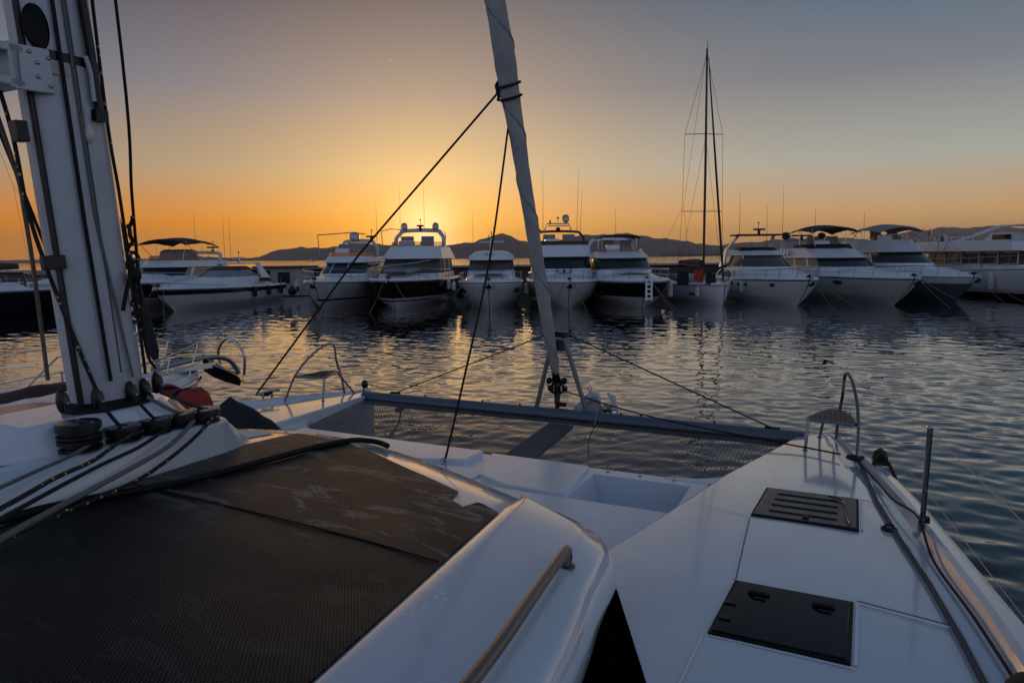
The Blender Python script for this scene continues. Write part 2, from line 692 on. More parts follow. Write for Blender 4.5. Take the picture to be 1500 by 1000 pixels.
# ------------------------------------------------------------------ mountains beyond the bay
def mountain(name, label, D, prof, col, seed, depth=900, name2=None):
    rng = np.random.default_rng(seed)
    xs = np.linspace(prof[0][0], prof[-1][0], 420)
    hs = np.interp(xs, [p[0] for p in prof], [p[1] for p in prof]) * 1.06
    rough = np.zeros_like(xs)
    for k in range(26):
        lam = 40 * (900 / 40) ** rng.random()
        rough += rng.normal() * lam * .006 * np.sin(xs * 2 * PI / lam + rng.random() * 6.3)
    hs = np.maximum(hs + rough * np.clip(hs / 60, 0, 1), 0)
    rows = []
    for j, s in enumerate(np.linspace(-1, 1, 15)):
        row = []
        for x, h in zip(xs, hs):
            w = (1 - abs(s) ** 1.15)
            d = 14 * math.sin(x * .011 + s * 5) * math.sin(x * .0043 + 2.0 * s + seed) * (1 - abs(s)) * abs(s) * 2
            row.append((x * (1 + s * depth / D * .35), D + s * depth * .5 + depth * .5, max(h * w + d * min(h / 80, 1), -.5) if abs(s) < 1 else -.6))
        rows.append(row)
    mb = MB()
    mb.grid(rows, mat(name + ' slopes ' + str(seed), col, .95, var=.45, vscale=.006))
    o = mb.build('mountain_range', sharp=180)
    tag(o, label, 'mountains', kind='structure')


D1 = 4200
mountain('near', 'hazy grey mountain ridge across the bay under the sunset', D1,
         [(-3600, 18), (-2600, 26), (-2350, 20), (-2100, 34), (-1900, 20), (-1760, 18), (-1700, 22), (-1640, 46), (-1560, 70), (-1400, 86), (-1200, 82), (-1000, 88), (-860, 86),
          (-760, 95), (-640, 92), (-520, 82), (-420, 84), (-330, 92), (-250, 100), (-170, 124), (-110, 144), (-50, 156), (0, 138), (60, 110), (150, 100),
          (240, 108), (330, 112), (420, 132), (520, 134), (640, 140), (770, 148), (860, 142), (960, 122), (1060, 108), (1160, 96), (1300, 66), (1400, 40), (1500, 24), (1700, 18), (2200, 14), (3000, 10)],
         (.15, .125, .11), 3)
mountain('far', 'paler far mountain ridge behind the moored yachts', 5600,
         [(-1200, 5), (400, 20), (900, 60), (1300, 92), (1550, 104), (1750, 98), (1900, 92), (2100, 100), (2400, 134), (2600, 142), (2800, 130), (3000, 120), (3200, 128),
          (3300, 130), (3420, 168), (3600, 182), (3800, 205), (4000, 212), (4300, 226), (4700, 200), (5200, 150), (6000, 90)], (.15, .125, .11), 8, 1100)
# wooded shore at the foot of the range
mb = MB()
rng = np.random.default_rng(11)
for i in range(260):
    x = rng.uniform(900, 3600)
    if rng.random() < .8:
        mb.ball((x, 4020 + rng.uniform(-60, 20), rng.uniform(0, 7)), (rng.uniform(12, 34), 14, rng.uniform(6, 14)), mat('shore trees', (.03, .035, .025), .9), 6)
    else:
        mb.box((x, 4000, 6), (rng.uniform(12, 30), 14, rng.uniform(8, 22)), mat('shore houses', (.35, .32, .3), .9))
o = mb.build('far_shore')
tag(o, 'dark wooded shore with pale houses at the foot of the mountains', 'shore', kind='stuff')


# ------------------------------------------------------------------ air between here and the mountains
mb = MB()
mb.box((0, 3300, 139), (13500, 8200, 282), RUBBER)
hz = mb.build('haze')
hm = bpy.data.materials.new('evening haze')
hm.use_nodes = True
ht = hm.node_tree
ht.nodes.remove(ht.nodes['Principled BSDF'])
pv = ht.nodes.new('ShaderNodeVolumePrincipled')
pv.inputs['Color'].default_value = (.90, .74, .66, 1)
pv.inputs['Density'].default_value = 7e-5
pv.inputs['Anisotropy'].default_value = .15
ht.links.new(pv.outputs[0], ht.nodes['Material Output'].inputs['Volume'])
hz.data.materials.clear()
hz.data.materials.append(hm)
tag(hz, 'thin evening haze over the bay', 'haze', kind='stuff')

# ------------------------------------------------------------------ quay behind the moored boats
mb = MB()
mb.box((-10, 62.5, .65), (260, 7, 3.1), STONE)
mb.box((-10, 59.2, 2.29), (260, 1.2, .18), HUT)
rng = np.random.default_rng(2)
for i in range(150):
    x = -90 + i * 1.1 + rng.uniform(-.4, .4)
    mb.box((x, 58.6 + rng.uniform(-.2, .2), rng.uniform(0, .5)), (rng.uniform(.6, 1.4), 1.2, rng.uniform(.6, 1.4)), STONE,
           Matrix.Rotation(rng.uniform(-.5, .5), 3, 'Z') @ Matrix.Rotation(rng.uniform(-.4, .4), 3, 'X'))
q = mb.build('quay', bevel=.05)
tag(q, 'long dark stone quay behind the row of moored yachts', 'quay', kind='structure')

h = thing('quay_hut', 'small pale hut with dark doorway on the quay behind the white cruiser', 'hut', (-19.0, 57.0, 0))
mb = MB()
mb.box((0, 1.0, 1.2), (4.2, 2.0, 2.3), HUT)
mb.build('wall', h, bevel=.02)
mb = MB(); mb.box((0, 1.0, 2.43), (4.8, 2.6, .16), STONE); mb.build('roof', h, bevel=.02)
mb = MB(); mb.box((.1, -.02, 1.55), (1.0, .05, .9), GLASS); mb.build('window', h)
mb = MB(); mb.box((-1.5, -.02, 1.2), (.9, .05, 1.9), RUBBER); mb.build('door', h)


# ------------------------------------------------------------------ motor yachts
def fender(x, y, z, rr, ll, m, label, group='fenders hanging along the moored yachts'):
    mb = MB()
    mb.lathe((0, 0, 0), [(.01, -ll / 2), (rr * .55, -ll / 2 + .04), (rr, -ll / 2 + rr * .8), (rr, ll / 2 - rr * .8), (rr * .55, ll / 2 - .05), (rr * .25, ll / 2), (rr * .2, ll / 2 + .06), (.01, ll / 2 + .08)], m, 14)
    mb.tube([(0, 0, ll / 2), (0, 0.02, ll / 2 + .5)], .014, ROPEW, 5)
    o = mb.build('fender')
    o.location = (x, y, z)
    tag(o, label, 'fender', group)


def mooring(a, b, label, r=.018, m=None, s=.12):
    mb = MB()
    mb.tube(sag(a, b, s), r, m or ROPET, 6)
    o = mb.build('mooring_line', base=a)
    o.location = a
    tag(o, label, 'rope', 'mooring lines running from the bows into the water')


class Yacht:
    def __init__(s, name, label, cat, x, y, L, B, zb, zs, hull, rotz=0., rake=1.5, flare=.72, full=.5, low=-.25, bowpow=.62):
        s.root = thing(name, label, cat, (x, y, 0), rotz)
        s.x, s.y, s.rot = x, y, rotz
        s.L, s.B, s.zb, s.zs, s.rake, s.flare, s.full, s.bp = L, B, zb, zs, rake, flare, full, bowpow
        mb = MB()
        T = [0, .008, .025, .05, .085, .13, .18, .24, .31, .4, .5, .62, .75, .88, 1.0]
        F = [1, .93, .86, .72, .58, .48, .40, .33, .28, .18, .08, -.05, -.2]
        def mf(a, b):
            f = (F[a] + F[a + 1]) / 2
            for lim, m in hull:
                if f >= lim:
                    return m
            return hull[-1][1]
        for sd in (-1, 1):
            rows = [[s.pt(t, f, sd) for t in T] for f in F]
            mb.rings(rows, None, False, mfun=mf)
        # transom
        tr = [s.pt(1, f, -1) for f in F] + [s.pt(1, f, 1) for f in reversed(F)]
        mb.quad(tr, hull[-1][1])
        s.hull = mb.build('hull', s.root, sharp=28)
        # rub rail
        mb = MB()
        for sd in (-1, 1):
            mb.tube([Vector(s.pt(t, .97, sd)) + Vector((sd * .02, 0, 0)) for t in T], .035, STEEL, 6)
        mb.build('rub_rail', s.root)
        # deck with a small bulwark
        mb = MB()
        rows = []
        for t in T:
            b, z = s.bd(t), s.sheer(t)
            y = t * L
            row = []
            for q in (-1, -.93, -.9, -.6, 0, .6, .9, .93, 1):
                zz = z + (.10 if abs(q) > .92 else .0) + (.08 * (1 - (q / .9) ** 2) if abs(q) < .9 else 0)
                row.append((b * q * (1.0 if abs(q) < 1 else 1.0), y + .02, zz if abs(q) < 1 else z))
            rows.append(row)
        mb.grid(rows, YWHITE)
        mb.build('deck', s.root)

    def bd(s, t):
        e = min(t / s.full, 1)
        b = s.B / 2 * (1 - (1 - e) ** 2.0) ** s.bp
        if t > .7:
            b *= 1 - .08 * (t - .7) / .3
        return max(b, .03)

    def sheer(s, t):
        return s.zb + (s.zs - s.zb) * (1 - (1 - t) ** 1.6)

    def pt(s, t, f, sd):
        fl = .12 + (s.flare - .12) * max(0, 1 - t / .55) ** 1.2
        g = max(1 - f, 0)
        k = 1 - fl * (.62 * min(g / .7, 1) ** 1.25 + .38 * max(0, (g - .7) / .3))
        if f < .3:
            k -= (.3 - f) * .35
        y = t * s.L + s.rake * g ** 1.2 * max(0, 1 - t) ** 3
        return (sd * max(s.bd(t) * max(k, .05), .02), y, s.sheer(t) * f)

    def w(s, p):
        c, n = math.cos(s.rot), math.sin(s.rot)
        return (s.x + c * p[0] - n * p[1], s.y + n * p[0] + c * p[1], p[2])

    # lofted U-shaped shells: slices (z, yfront, halfwidth, curve depth, yback)
    def outline(s, sl, n=9, pw=2.4):
        z, yf, w_, c, yb = sl
        out = []
        for i in range(-n, n + 1):
            q = math.sin(PI / 2 * i / n)
            out.append((w_ * q, yf + c * abs(q) ** pw, z))
        return [(-w_ * .98, yb, z)] + out + [(w_ * .98, yb, z)]

    def shell(s, name, slices, m, top=True, open_back=False, parent=None, pw=2.4):
        mb = MB()
        rr = [s.outline(sl, pw=pw) for sl in slices]
        mb.rings(rr, m, not open_back, False, top)
        return mb.build(name, parent or s.root, sharp=32)

    def foredeck(s, t0, t1, h, wf=.72, m=None):
        """low rounded trunk on the foredeck"""
        mb = MB()
        rows = []
        for i in range(13):
            u = i / 12
            t = t0 + (t1 - t0) * u
            w_ = s.bd(t) * wf * (min(u * 4, 1) ** .5)
            hh = h * min(1, (u * 1.5)) ** .8
            row = []
            for q in (-1, -.97, -.85, -.5, 0, .5, .85, .97, 1):
                a = 1 - abs(q) ** 5
                row.append((w_ * q, t * s.L, s.sheer(t) + .05 + hh * a))
            rows.append(row)
        mb.grid(rows, m or YWHITE)
        return mb.build('foredeck_trunk', s.root)

    def sunpad(s, t0, t1, h, wf, m=CANVASG):
        mb = MB()
        ya, yb = t0 * s.L, t1 * s.L
        z = s.sheer((t0 + t1) / 2) + h
        w0, w1 = s.bd(t0) * wf, s.bd(t1) * wf
        rows = [[(-w0, ya, z - .12), (-w0 * .95, ya + .05, z), (w0 * .95, ya + .05, z), (w0, ya, z - .12)],
                [(-w1, yb, z + .02), (-w1 * .97, yb, z + .14), (w1 * .97, yb, z + .14), (w1, yb, z + .02)]]
        mb.grid(rows, m)
        return mb.build('sun_pad', s.root)

    def rail(s, t1=.6, h=.62, step=.075, m=STEEL, mid=True, k_=1.0):
        mb = MB()
        ts = [.004 + (t1 - .004) * i / 14 for i in range(15)]
        for sd in (-1, 1):
            mb.tube([(sd * s.bd(t) * .95, t * s.L - (.25 * (1 - t / t1) ** 3), s.sheer(t) + h + (.15 * (1 - t / t1) ** 2)) for t in ts] + [(sd * s.bd(t1) * .95, (t1 + .04) * s.L, s.sheer(t1) + .1)], .022 * k_, m, 6)
            if mid:
                mb.tube([(sd * s.bd(t) * .95, t * s.L - .1 * (1 - t / t1) ** 3, s.sheer(t) + h * .5) for t in ts], .012, m, 5)
            t = .03
            while t < t1:
                k = 1 - t / t1
                mb.tube([(sd * s.bd(t) * .95, t * s.L + .1, s.sheer(t) + .05), (sd * s.bd(t) * .95, t * s.L - (.25 * k ** 3), s.sheer(t) + h + .15 * k * k)], .016 * k_, m, 5)
                t += step
        t = ts[0]
        mb.tube([(-s.bd(t) * .95, t * s.L - .25, s.sheer(t) + h + .15), (0, t * s.L - .42, s.sheer(t) + h + .16), (s.bd(t) * .95, t * s.L - .25, s.sheer(t) + h + .15)], .022 * k_, m, 6)
        return mb.build('bow_rail', s.root)

    def anchor(s):
        mb = MB()
        z = s.sheer(0)
        mb.tube([(0, .5, z + .14), (0, -.35, z + .10), (0, -.5, z - .1)], .045, STEEL, 6)
        mb.quad([(0, -.55, z - .05), (-.2, -.2, z - .32), (0, -.05, z - .42)], DSTEEL)
        mb.quad([(0, -.55, z - .05), (.2, -.2, z - .32), (0, -.05, z - .42)], DSTEEL)
        mb.quad([(-.2, -.2, z - .32), (.2, -.2, z - .32), (0, -.05, z - .42)], DSTEEL)
        mb.ball((0, .1, z + .17), (.12, .2, .1), BLACK, 8)
        return mb.build('anchor', s.root)

    def arch(s, y0, z0, w0, y1, z1, w1, m=YWHITE, r=.13, name='radar_arch', flat=.5):
        mb = MB()
        pts = [(-w0, y0, z0), (-w0 * .98, y0 + (y1 - y0) * .5, z0 + (z1 - z0) * .55), (-w1 * 1.0, y1 - .05, z1 - .18), (-w1 * .85, y1, z1), (0, y1 + .02, z1 + .06),
               (w1 * .85, y1, z1), (w1 * 1.0, y1 - .05, z1 - .18), (w0 * .98, y0 + (y1 - y0) * .5, z0 + (z1 - z0) * .55), (w0, y0, z0)]
        mb.tube(spline(pts, 5), r, m, 8, flat=flat)
        return mb.build(name, s.root)

    def radome(s, x, y, z, r=.32, h=.5, m=None):
        mb = MB()
        mb.lathe((x, y, z), [(r * .5, 0), (r * .55, .08), (r * .95, .12), (r, h * .45), (r * .9, h * .75), (r * .55, h * .96), (.02, h)], m or YGREY, 16)
        return mb.build('radome', s.root)

    def radar(s, x, y, z, w=.75, m=None):
        mb = MB()
        mb.tube([(x, y, z), (x, y, z + .28)], .1, m or YGREY, 8)
        mb.box((x, y, z + .34), (w * 2, .14, .12), m or YGREY)
        mb.tube([(x, y + .1, z), (x, y + .1, z + .75)], .02, BLACK, 6)
        mb.ball((x, y + .1, z + .78), .06, BLACK, 8)
        return mb.build('radar', s.root)

    def antenna(s, x, y, z, h, lean=0., r=.011):
        mb = MB()
        mb.tube([(x, y, z), (x, y, z + .35), (x + lean * h * .5, y + .02, z + h * .6), (x + lean * h, y + .05, z + h)], [r * 1.6, r * 1.4, r, r * .5], BLACK, 5)
        return mb.build('antenna', s.root)

    def bimini(s, y0, y1, w_, z, zbase, m=CANVAS, crown=.22, nose=.25, tilt=0.):
        mb = MB()
        rows, rows2 = [], []
        for i in range(13):
            u = i / 12
            y = y0 + (y1 - y0) * u
            zz = z + tilt * (u - .5) - nose * (abs(u - .5) * 2) ** 3 * .5 + .035 * math.cos(u * PI * 4)
            rows.append([(w_ * q, y, zz + crown * (1 - q * q) - .10 * abs(q) ** 6) for q in np.linspace(-1, 1, 11)])
        mb.grid(rows, m)
        mb.grid([[(p[0] * .995, p[1], p[2] - .045) for p in r] for r in rows], m)
        edge = [r[0] for r in rows] + [p for p in rows[-1][1:]] + [r[-1] for r in reversed(rows[:-1])] + [p for p in reversed(rows[0][:-1])]
        mb.rings([edge, [(p[0] * .995, p[1], p[2] - .045) for p in edge]], m, True)
        bm_ = mb.build('bimini', s.root)
        mb = MB()
        for sd in (-1, 1):
            for ya, yb in ((y0 + .05, y0 + (y1 - y0) * .45), ((y0 + y1) / 2, y0 + (y1 - y0) * .5), (y1 - .05, y0 + (y1 - y0) * .62)):
                mb.tube([(sd * w_ * .96, yb, zbase), (sd * w_ * .98, ya, z - .05)], .022, STEEL, 6)
            mb.tube([(sd * w_ * .97, y0 + .1, z - .15), (sd * w_ * .95, y0 - .35, zbase)], .015, STEEL, 5)
        build_each(mb, 'pole', bm_)
        return bm_

    def portholes(s, spots, rx, rz, m=GLASS):
        for t, f, sd in spots:
            p = Vector(s.pt(t, f, sd))
            q = Vector(s.pt(t + .01, f, sd)) - Vector(s.pt(t - .01, f, sd))
            a = math.atan2(q.y, q.x) - PI / 2
            mb = MB()
            mb.ball((0, 0, 0), (.05, rx, rz), m, 12)
            o = mb.build('porthole', s.root)
            o.location = p
            o.rotation_euler = (0, 0, a)

    def mullions(s, sl0, sl1, qs, m=YGREY, r=.03, y0=None):
        mb = MB()
        for q in qs:
            a = (sl0[2] * q, sl0[1] + sl0[3] * abs(q) ** 2.4 - .015, sl0[0])
            b = (sl1[2] * q, sl1[1] + sl1[3] * abs(q) ** 2.4 - .015, sl1[0])
            mb.tube([a, b], r, m, 6)
        build_each(mb, 'mullion', s.root)

    def pillars(s, sl0, sl1, ys, wd=.16, m=YWHITE, lean=.3):
        """side pillars across the glass band"""
        mb = MB()
        for sd in (-1, 1):
            for y in ys:
                a, b = sd * (sl0[2] * .99 + .012), sd * (sl1[2] * .99 + .012)
                o_ = [(a, y, sl0[0]), (a, y + wd, sl0[0]), (b, y + wd + lean, sl1[0]), (b, y + lean, sl1[0])]
                mb.rings([o_, [(p[0] - sd * .06, p[1], p[2]) for p in o_]], m, True, True, True)
        build_each(mb, 'pillar', s.root)

    def seats(s, y, z, w_, m=CANVASG):
        mb = MB()
        for x in (-.5, .45):
            mb.box((x * w_, y, z + .2), (.6 * w_, .5, .5), m)
            mb.box((x * w_, y + .28, z + .55), (.6 * w_, .14, .6), m)
        mb.box((-.4 * w_, y - .7, z + .25), (.7 * w_, .4, .55), YWHITE)
        mb.build('helm_seat', s.root, bevel=.05)

    def lines(s, txt, dx=(-.5, .5), reach=(2.5, 2.0), sides=(-1, 1)):
        for sd, d, r_ in zip(sides, dx, reach):
            a = s.w((sd * .25, .25, s.sheer(.02) + .05))
            b = s.w((sd * .25 + d, -r_, -.25))
            mooring(a, b, txt)


W_ = YWHITE

# --- D: flybridge yacht with orange wind screen
y = Yacht('motor_yacht', 'white flybridge yacht with an orange tinted wind screen and a big round radome', 'yacht', -11.3, 39.2, 13.5, 4.2, 1.75, 1.45,
          [(.99, W_), (.40, YGREY), (.34, NAVY), (-9, YGREY)], rotz=R(-3))
y.foredeck(.06, .36, .38)
s0, s1 = (2.1, 4.4, 1.55, 1.4, 11.5), (2.75, 5.4, 1.4, 1.3, 11.2)
y.shell('deckhouse', [(1.4, 3.8, 1.75, 1.5, 12), s0], W_, False)
y.shell('windscreen', [s0, s1], GLASS, False)
y.mullions(s0, s1, (-.35, .35))
y.pillars(s0, s1, (7.6, 9.6))
y.shell('flybridge', [s1, (2.8, 5.2, 1.5, 1.3, 12), (3.2, 5.9, 1.4, 1.2, 11.8)], W_, True)
y.shell('wind_screen', [(3.2, 6.0, 1.38, 1.2, 9), (3.46, 6.15, 1.36, 1.2, 9)], TINT, False, True)
y.seats(8.2, 3.2, 1.3)
y.arch(9.0, 3.2, 1.45, 9.8, 4.25, 1.1, YGREY, .12)
y.shell('spray_hood', [(3.2, 8.0, 1.15, .8, 10), (3.9, 8.6, 1.0, .7, 10), (4.15, 9.0, .7, .5, 9.8)], CANVASG, True)
y.radome(-.25, 9.6, 4.3, .36, .62)
y.radar(.9, 9.8, 4.25, .35, BLACK)
mb = MB(); mb.tube([(-1.7, 6.3, 3.2), (-1.75, 6.2, 4.6), (-.4, 9.2, 4.85), (.6, 9.4, 4.75)], .035, DSTEEL, 6); build_each(mb, 'awning_frame', y.root)
y.antenna(1.3, 9.8, 4.2, 3.2); y.rail(); y.anchor()
y.lines('pale mooring line from the bow of the yacht with the orange wind screen', (.2, 2.3), (1.4, 1.6))
fender(*y.w((-2.0, 1.9, 1.15)), .26, .55, BLACK, 'black ball fender at the bow of the yacht with the orange wind screen')
fender(*y.w((2.22, 5.0, .9)), .17, .8, BLACK, 'black fender between the orange screen yacht and the brown hulled yacht')

# --- E: brown hulled flybridge
y = Yacht('motor_yacht', 'big flybridge yacht with a dark brown hull and twin radomes on its arch', 'yacht', -6.95, 38.6, 16, 5.0, 1.78, 1.6,
          [(.97, W_), (.40, BROWN), (.33, W_), (.28, BROWN), (-9, W_)], rotz=R(-2.5), rake=1.9, flare=.7, full=.42)
y.foredeck(.05, .3, .35); y.sunpad(.1, .27, .52, .5, CANVASG)
s0, s1 = (2.05, 4.9, 1.95, 1.5, 14), (2.95, 6.2, 1.85, 1.4, 13.6)
y.shell('deckhouse', [(1.5, 4.3, 2.1, 1.6, 14), s0], W_, False)
y.shell('windscreen', [s0, s1], GLASSB, False)
y.mullions(s0, s1, (-.05,), BLACK, .035)
y.pillars(s0, s1, (9.2, 11.6), .3)
y.shell('flybridge', [s1, (3.0, 5.9, 2.05, 1.5, 14.5), (3.75, 7.4, 1.75, 1.3, 14), (3.85, 7.6, 1.7, 1.3, 14)], W_, True)
y.shell('wind_screen', [(3.85, 7.55, 1.72, 1.3, 11), (4.15, 7.85, 1.68, 1.3, 11)], TINTB, False, True)
y.seats(9.6, 3.7, 1.5)
y.arch(10.4, 3.85, 1.72, 11.0, 4.95, 1.45, YGREY, .15)
mb = MB(); mb.tube([(-2.0, 7.6, 3.8), (-2.05, 7.6, 4.85), (-1.7, 9, 5.05), (-1.3, 11, 5.05)], .03, DSTEEL, 6); mb.tube([(2.0, 9, 3.8), (2.1, 9, 4.6), (1.7, 11, 4.9)], .03, DSTEEL, 6); build_each(mb, 'awning_frame', y.root)
y.radome(-1.15, 10.9, 5.0, .24, .55, DSTEEL); y.radome(1.1, 10.9, 5.0, .24, .55, DSTEEL); y.radar(0, 10.9, 4.98, .25, BLACK)
y.antenna(.25, 11.2, 5.0, 3.6); y.antenna(-1.5, 11.2, 4.5, 3.6); y.rail(.55, .6); y.anchor()
mb = MB(); mb.tube([(-1.4, 1.6, 2.5), (.9, 4.0, 2.75), (1.6, 5.0, 2.9)], .03, STEEL, 6); mb.build('boat_hook', y.root)
y.lines('pale mooring line crossing the dark brown hull into the water', (-.9, 1.6), (.5, .8))
fender(*y.w((2.62, 6.0, 1.3)), .16, .7, FEND, 'white fender on the brown hulled yacht beside the small rounded cruiser')

# --- F: small cruiser with rounded hardtop
y = Yacht('motor_cruiser', 'small blue white cruiser with a rounded hardtop and a cross shaped mast', 'yacht', -1.3, 39.3, 12, 4.1, 1.62, 1.45,
          [(.84, W_), (.80, STEEL), (.36, YGREY), (.33, NAVY), (-9, YGREY)], rake=1.0, flare=.62, full=.34, bowpow=.5)
y.foredeck(.06, .34, .42, .8); y.sunpad(.12, .3, .52, .5, YWHITE)
s0, s1 = (2.2, 4.2, 1.5, 1.1, 9), (2.82, 5.0, 1.42, 1.0, 9)
y.shell('deckhouse', [(1.4, 3.7, 1.65, 1.2, 9.5), s0], W_, False)
y.shell('windscreen', [s0, s1], GLASSB, False)
y.mullions(s0, s1, (0,), BLACK, .04)
y.shell('roof', [s1, (2.86, 4.7, 1.55, 1.1, 9.6), (3.15, 4.9, 1.45, 1.1, 9.5), (3.38, 5.4, 1.15, 1.0, 9.2), (3.45, 6.0, .8, .8, 8.8)], W_, True)
mb = MB(); mb.box((-.1, 5.0, 3.27), (.55, .3, .1), YGREY); mb.build('roof_hatch', y.root, bevel=.03)
mb = MB(); mb.tube([(0, 6.6, 3.4), (0, 6.7, 4.3)], [.13, .07], YGREY, 8); mb.box((0, 6.68, 4.05), (1.7, .16, .10), YGREY); mb.tube([(0, 6.7, 4.3), (0, 6.7, 4.75)], .03, BLACK, 6); mb.tube([(-.16, 6.7, 4.2), (-.16, 6.7, 4.5), ], .03, BLACK, 6); mb.tube([(.14, 6.7, 4.2), (.14, 6.7, 4.45), ], .03, BLACK, 6); mb.build('signal_mast', y.root)
y.antenna(-1.3, 8, 3.2, 3.0); y.antenna(1.8, 9, 1.6, 3.4); y.rail(.6, .5); y.anchor()
mb = MB()
for sd in (-1, 1):
    for yy in (2.15,):
        p = Vector(y.pt(yy / 12, .68, sd)); mb.box((p.x * .985, yy, p.z), (.1, .75, .3), GLASS, Matrix.Rotation(sd * -.5, 3, 'Z'))
build_each(mb, 'hull_window', y.root, bevel=.04)
y.lines('pale mooring line from the anchor of the small rounded cruiser', (-.9, .7), (1.5, 1.3))
fender(*y.w((-2.2, 2.4, 1.3)), .13, .6, FEND, 'white fender at the shoulder of the small rounded cruiser')
fender(*y.w((2.25, 4.6, 1.0)), .15, .75, FEND, 'white fender between the small rounded cruiser and the yacht behind the furled sail')

# --- G: flybridge behind the furled sail
y = Yacht('motor_yacht', 'white flybridge yacht with brown canvas behind the furled sail', 'yacht', 3.35, 39.4, 14.5, 4.5, 1.58, 1.45,
          [(.94, W_), (.90, NAVY), (-9, YGREY)], rake=1.1, flare=.6, full=.36, bowpow=.52)
y.foredeck(.05, .33, .36, .78)
s0, s1 = (2.25, 4.6, 1.9, 1.1, 12), (2.98, 5.3, 1.85, 1.1, 12)
y.shell('deckhouse', [(1.4, 4.1, 2.0, 1.3, 12.5), s0], W_, False)
y.shell('windscreen', [s0, s1], GLASS, False)
y.pillars(s0, s1, (8,), .3)
y.shell('flybridge', [s1, (3.02, 5.1, 1.98, 1.1, 13), (3.8, 6.0, 1.85, 1.0, 12.8)], W_, True)
y.shell('spray_canvas', [(3.8, 5.95, 1.87, 1.0, 9), (4.05, 6.05, 1.85, 1.0, 9)], CANVASB, False, True)
y.seats(8, 3.7, 1.4)
y.arch(9.2, 3.8, 1.8, 9.6, 4.75, 1.6, CANVASB, .09)
mb = MB(); mb.tube([(-1.0, 9.6, 4.75), (-.75, 9.7, 5.35), (.75, 9.7, 5.35), (1.0, 9.6, 4.75)], .045, DSTEEL, 6); mb.box((0, 9.68, 5.2), (1.5, .1, .08), DSTEEL); mb.ball((0, 9.5, 4.95), (.16, .2, .16), BLACK, 8); mb.build('equipment_frame', y.root)
y.radome(.55, 9.7, 5.4, .26, .58, DSTEEL)
mb = MB(); mb.tube([(-.55, 9.7, 5.35), (-.55, 9.7, 5.6)], .05, BLACK, 6); mb.ball((0, 9.7, 5.75), .08, BLACK, 8); mb.tube([(0, 9.7, 5.4), (0, 9.7, 5.7)], .02, BLACK, 5); mb.ball((-1.3, 9.6, 4.9), .08, BLACK, 8); mb.build('signal_light', y.root)
y.antenna(-1.05, 9.7, 4.8, 4.4); y.antenna(1.35, 9.7, 4.8, 4.4, .03); y.antenna(1.6, 9.8, 4.8, 3.0, .05); y.rail(.55, .5); y.anchor()
mb = MB()
for i, r in enumerate((.36, .24)):
    for sx in (-.22, .22):
        mb.tube([(sx + r * .75 * math.cos(a), 4.0, 2.2 + r * math.sin(a)) for a in np.linspace(0, 2 * PI, 15)], .03, BLACK, 5)
mb.build('coiled_rope', y.root)
fender(*y.w((2.35, 3.2, .95)), .17, .8, BLACK, 'black fender between the yacht behind the furled sail and the black hulled yacht')
y.lines('thin mooring line from the yacht behind the furled sail', (-1.0, .8), (.8, .8))

# --- H: black hulled flybridge with bimini
y = Yacht('motor_yacht', 'black hulled flybridge yacht with a bimini frame and white bow ladder', 'yacht', 7.7, 38.8, 14.5, 4.8, 1.6, 1.5,
          [(.93, W_), (.40, NAVY), (.37, W_), (-9, YGREY)], rotz=R(2.8), rake=1.3, flare=.62, full=.36, bowpow=.5)
y.foredeck(.05, .34, .36, .75); y.sunpad(.16, .3, .5, .45, YWHITE)
s0, s1 = (2.15, 4.7, 1.75, 1.3, 12), (2.85, 5.5, 1.62, 1.2, 12)
y.shell('deckhouse', [(1.4, 4.2, 1.9, 1.4, 12.5), s0], W_, False)
y.shell('windscreen', [s0, s1], GLASS, False)
y.pillars(s0, s1, (8.4,), .25)
y.shell('flybridge', [s1, (2.9, 5.3, 1.75, 1.2, 12.6), (3.3, 6.2, 1.55, 1.1, 12.2)], W_, True)
y.shell('wind_screen', [(3.3, 6.25, 1.5, 1.1, 8.5), (3.48, 6.3, 1.48, 1.1, 8.5)], TINTB, False, True)
y.seats(8.2, 3.25, 1.3)
y.arch(10.5, 3.2, 1.6, 11.4, 4.2, 1.35, W_, .1)
y.bimini(7.2, 9.8, 1.35, 4.35, 3.3, CANVAS, .06, .05)
y.antenna(.3, 10.5, 4.2, 2.2); y.rail(.6, .58); y.anchor()
g = MB()
# ladder-like boarding plank hanging from the bow: a plate with four square holes
zt = 1.75
for i in range(5):
    g.box((0, -.42, zt - .05 - i * .27), (.36, .05, .10), W_)
for sx in (-.15, .15):
    g.box((sx, -.418, zt - .6), (.1, .052, 1.25), W_)
g.build('boarding_ladder', y.root)
y.lines('pale mooring line from the black hulled yacht bow', (1.6, 1.2), (.6, 1.2), (1, 1))
fender(*y.w((2.5, 4.2, .85)), .2, .95, FEND, 'big white fender on the black hulled yacht beside the sailing yacht')
fender(*y.w((-2.4, 4.0, 1.0)), .15, .7, BLACK, 'black fender on the far flank of the black hulled yacht')

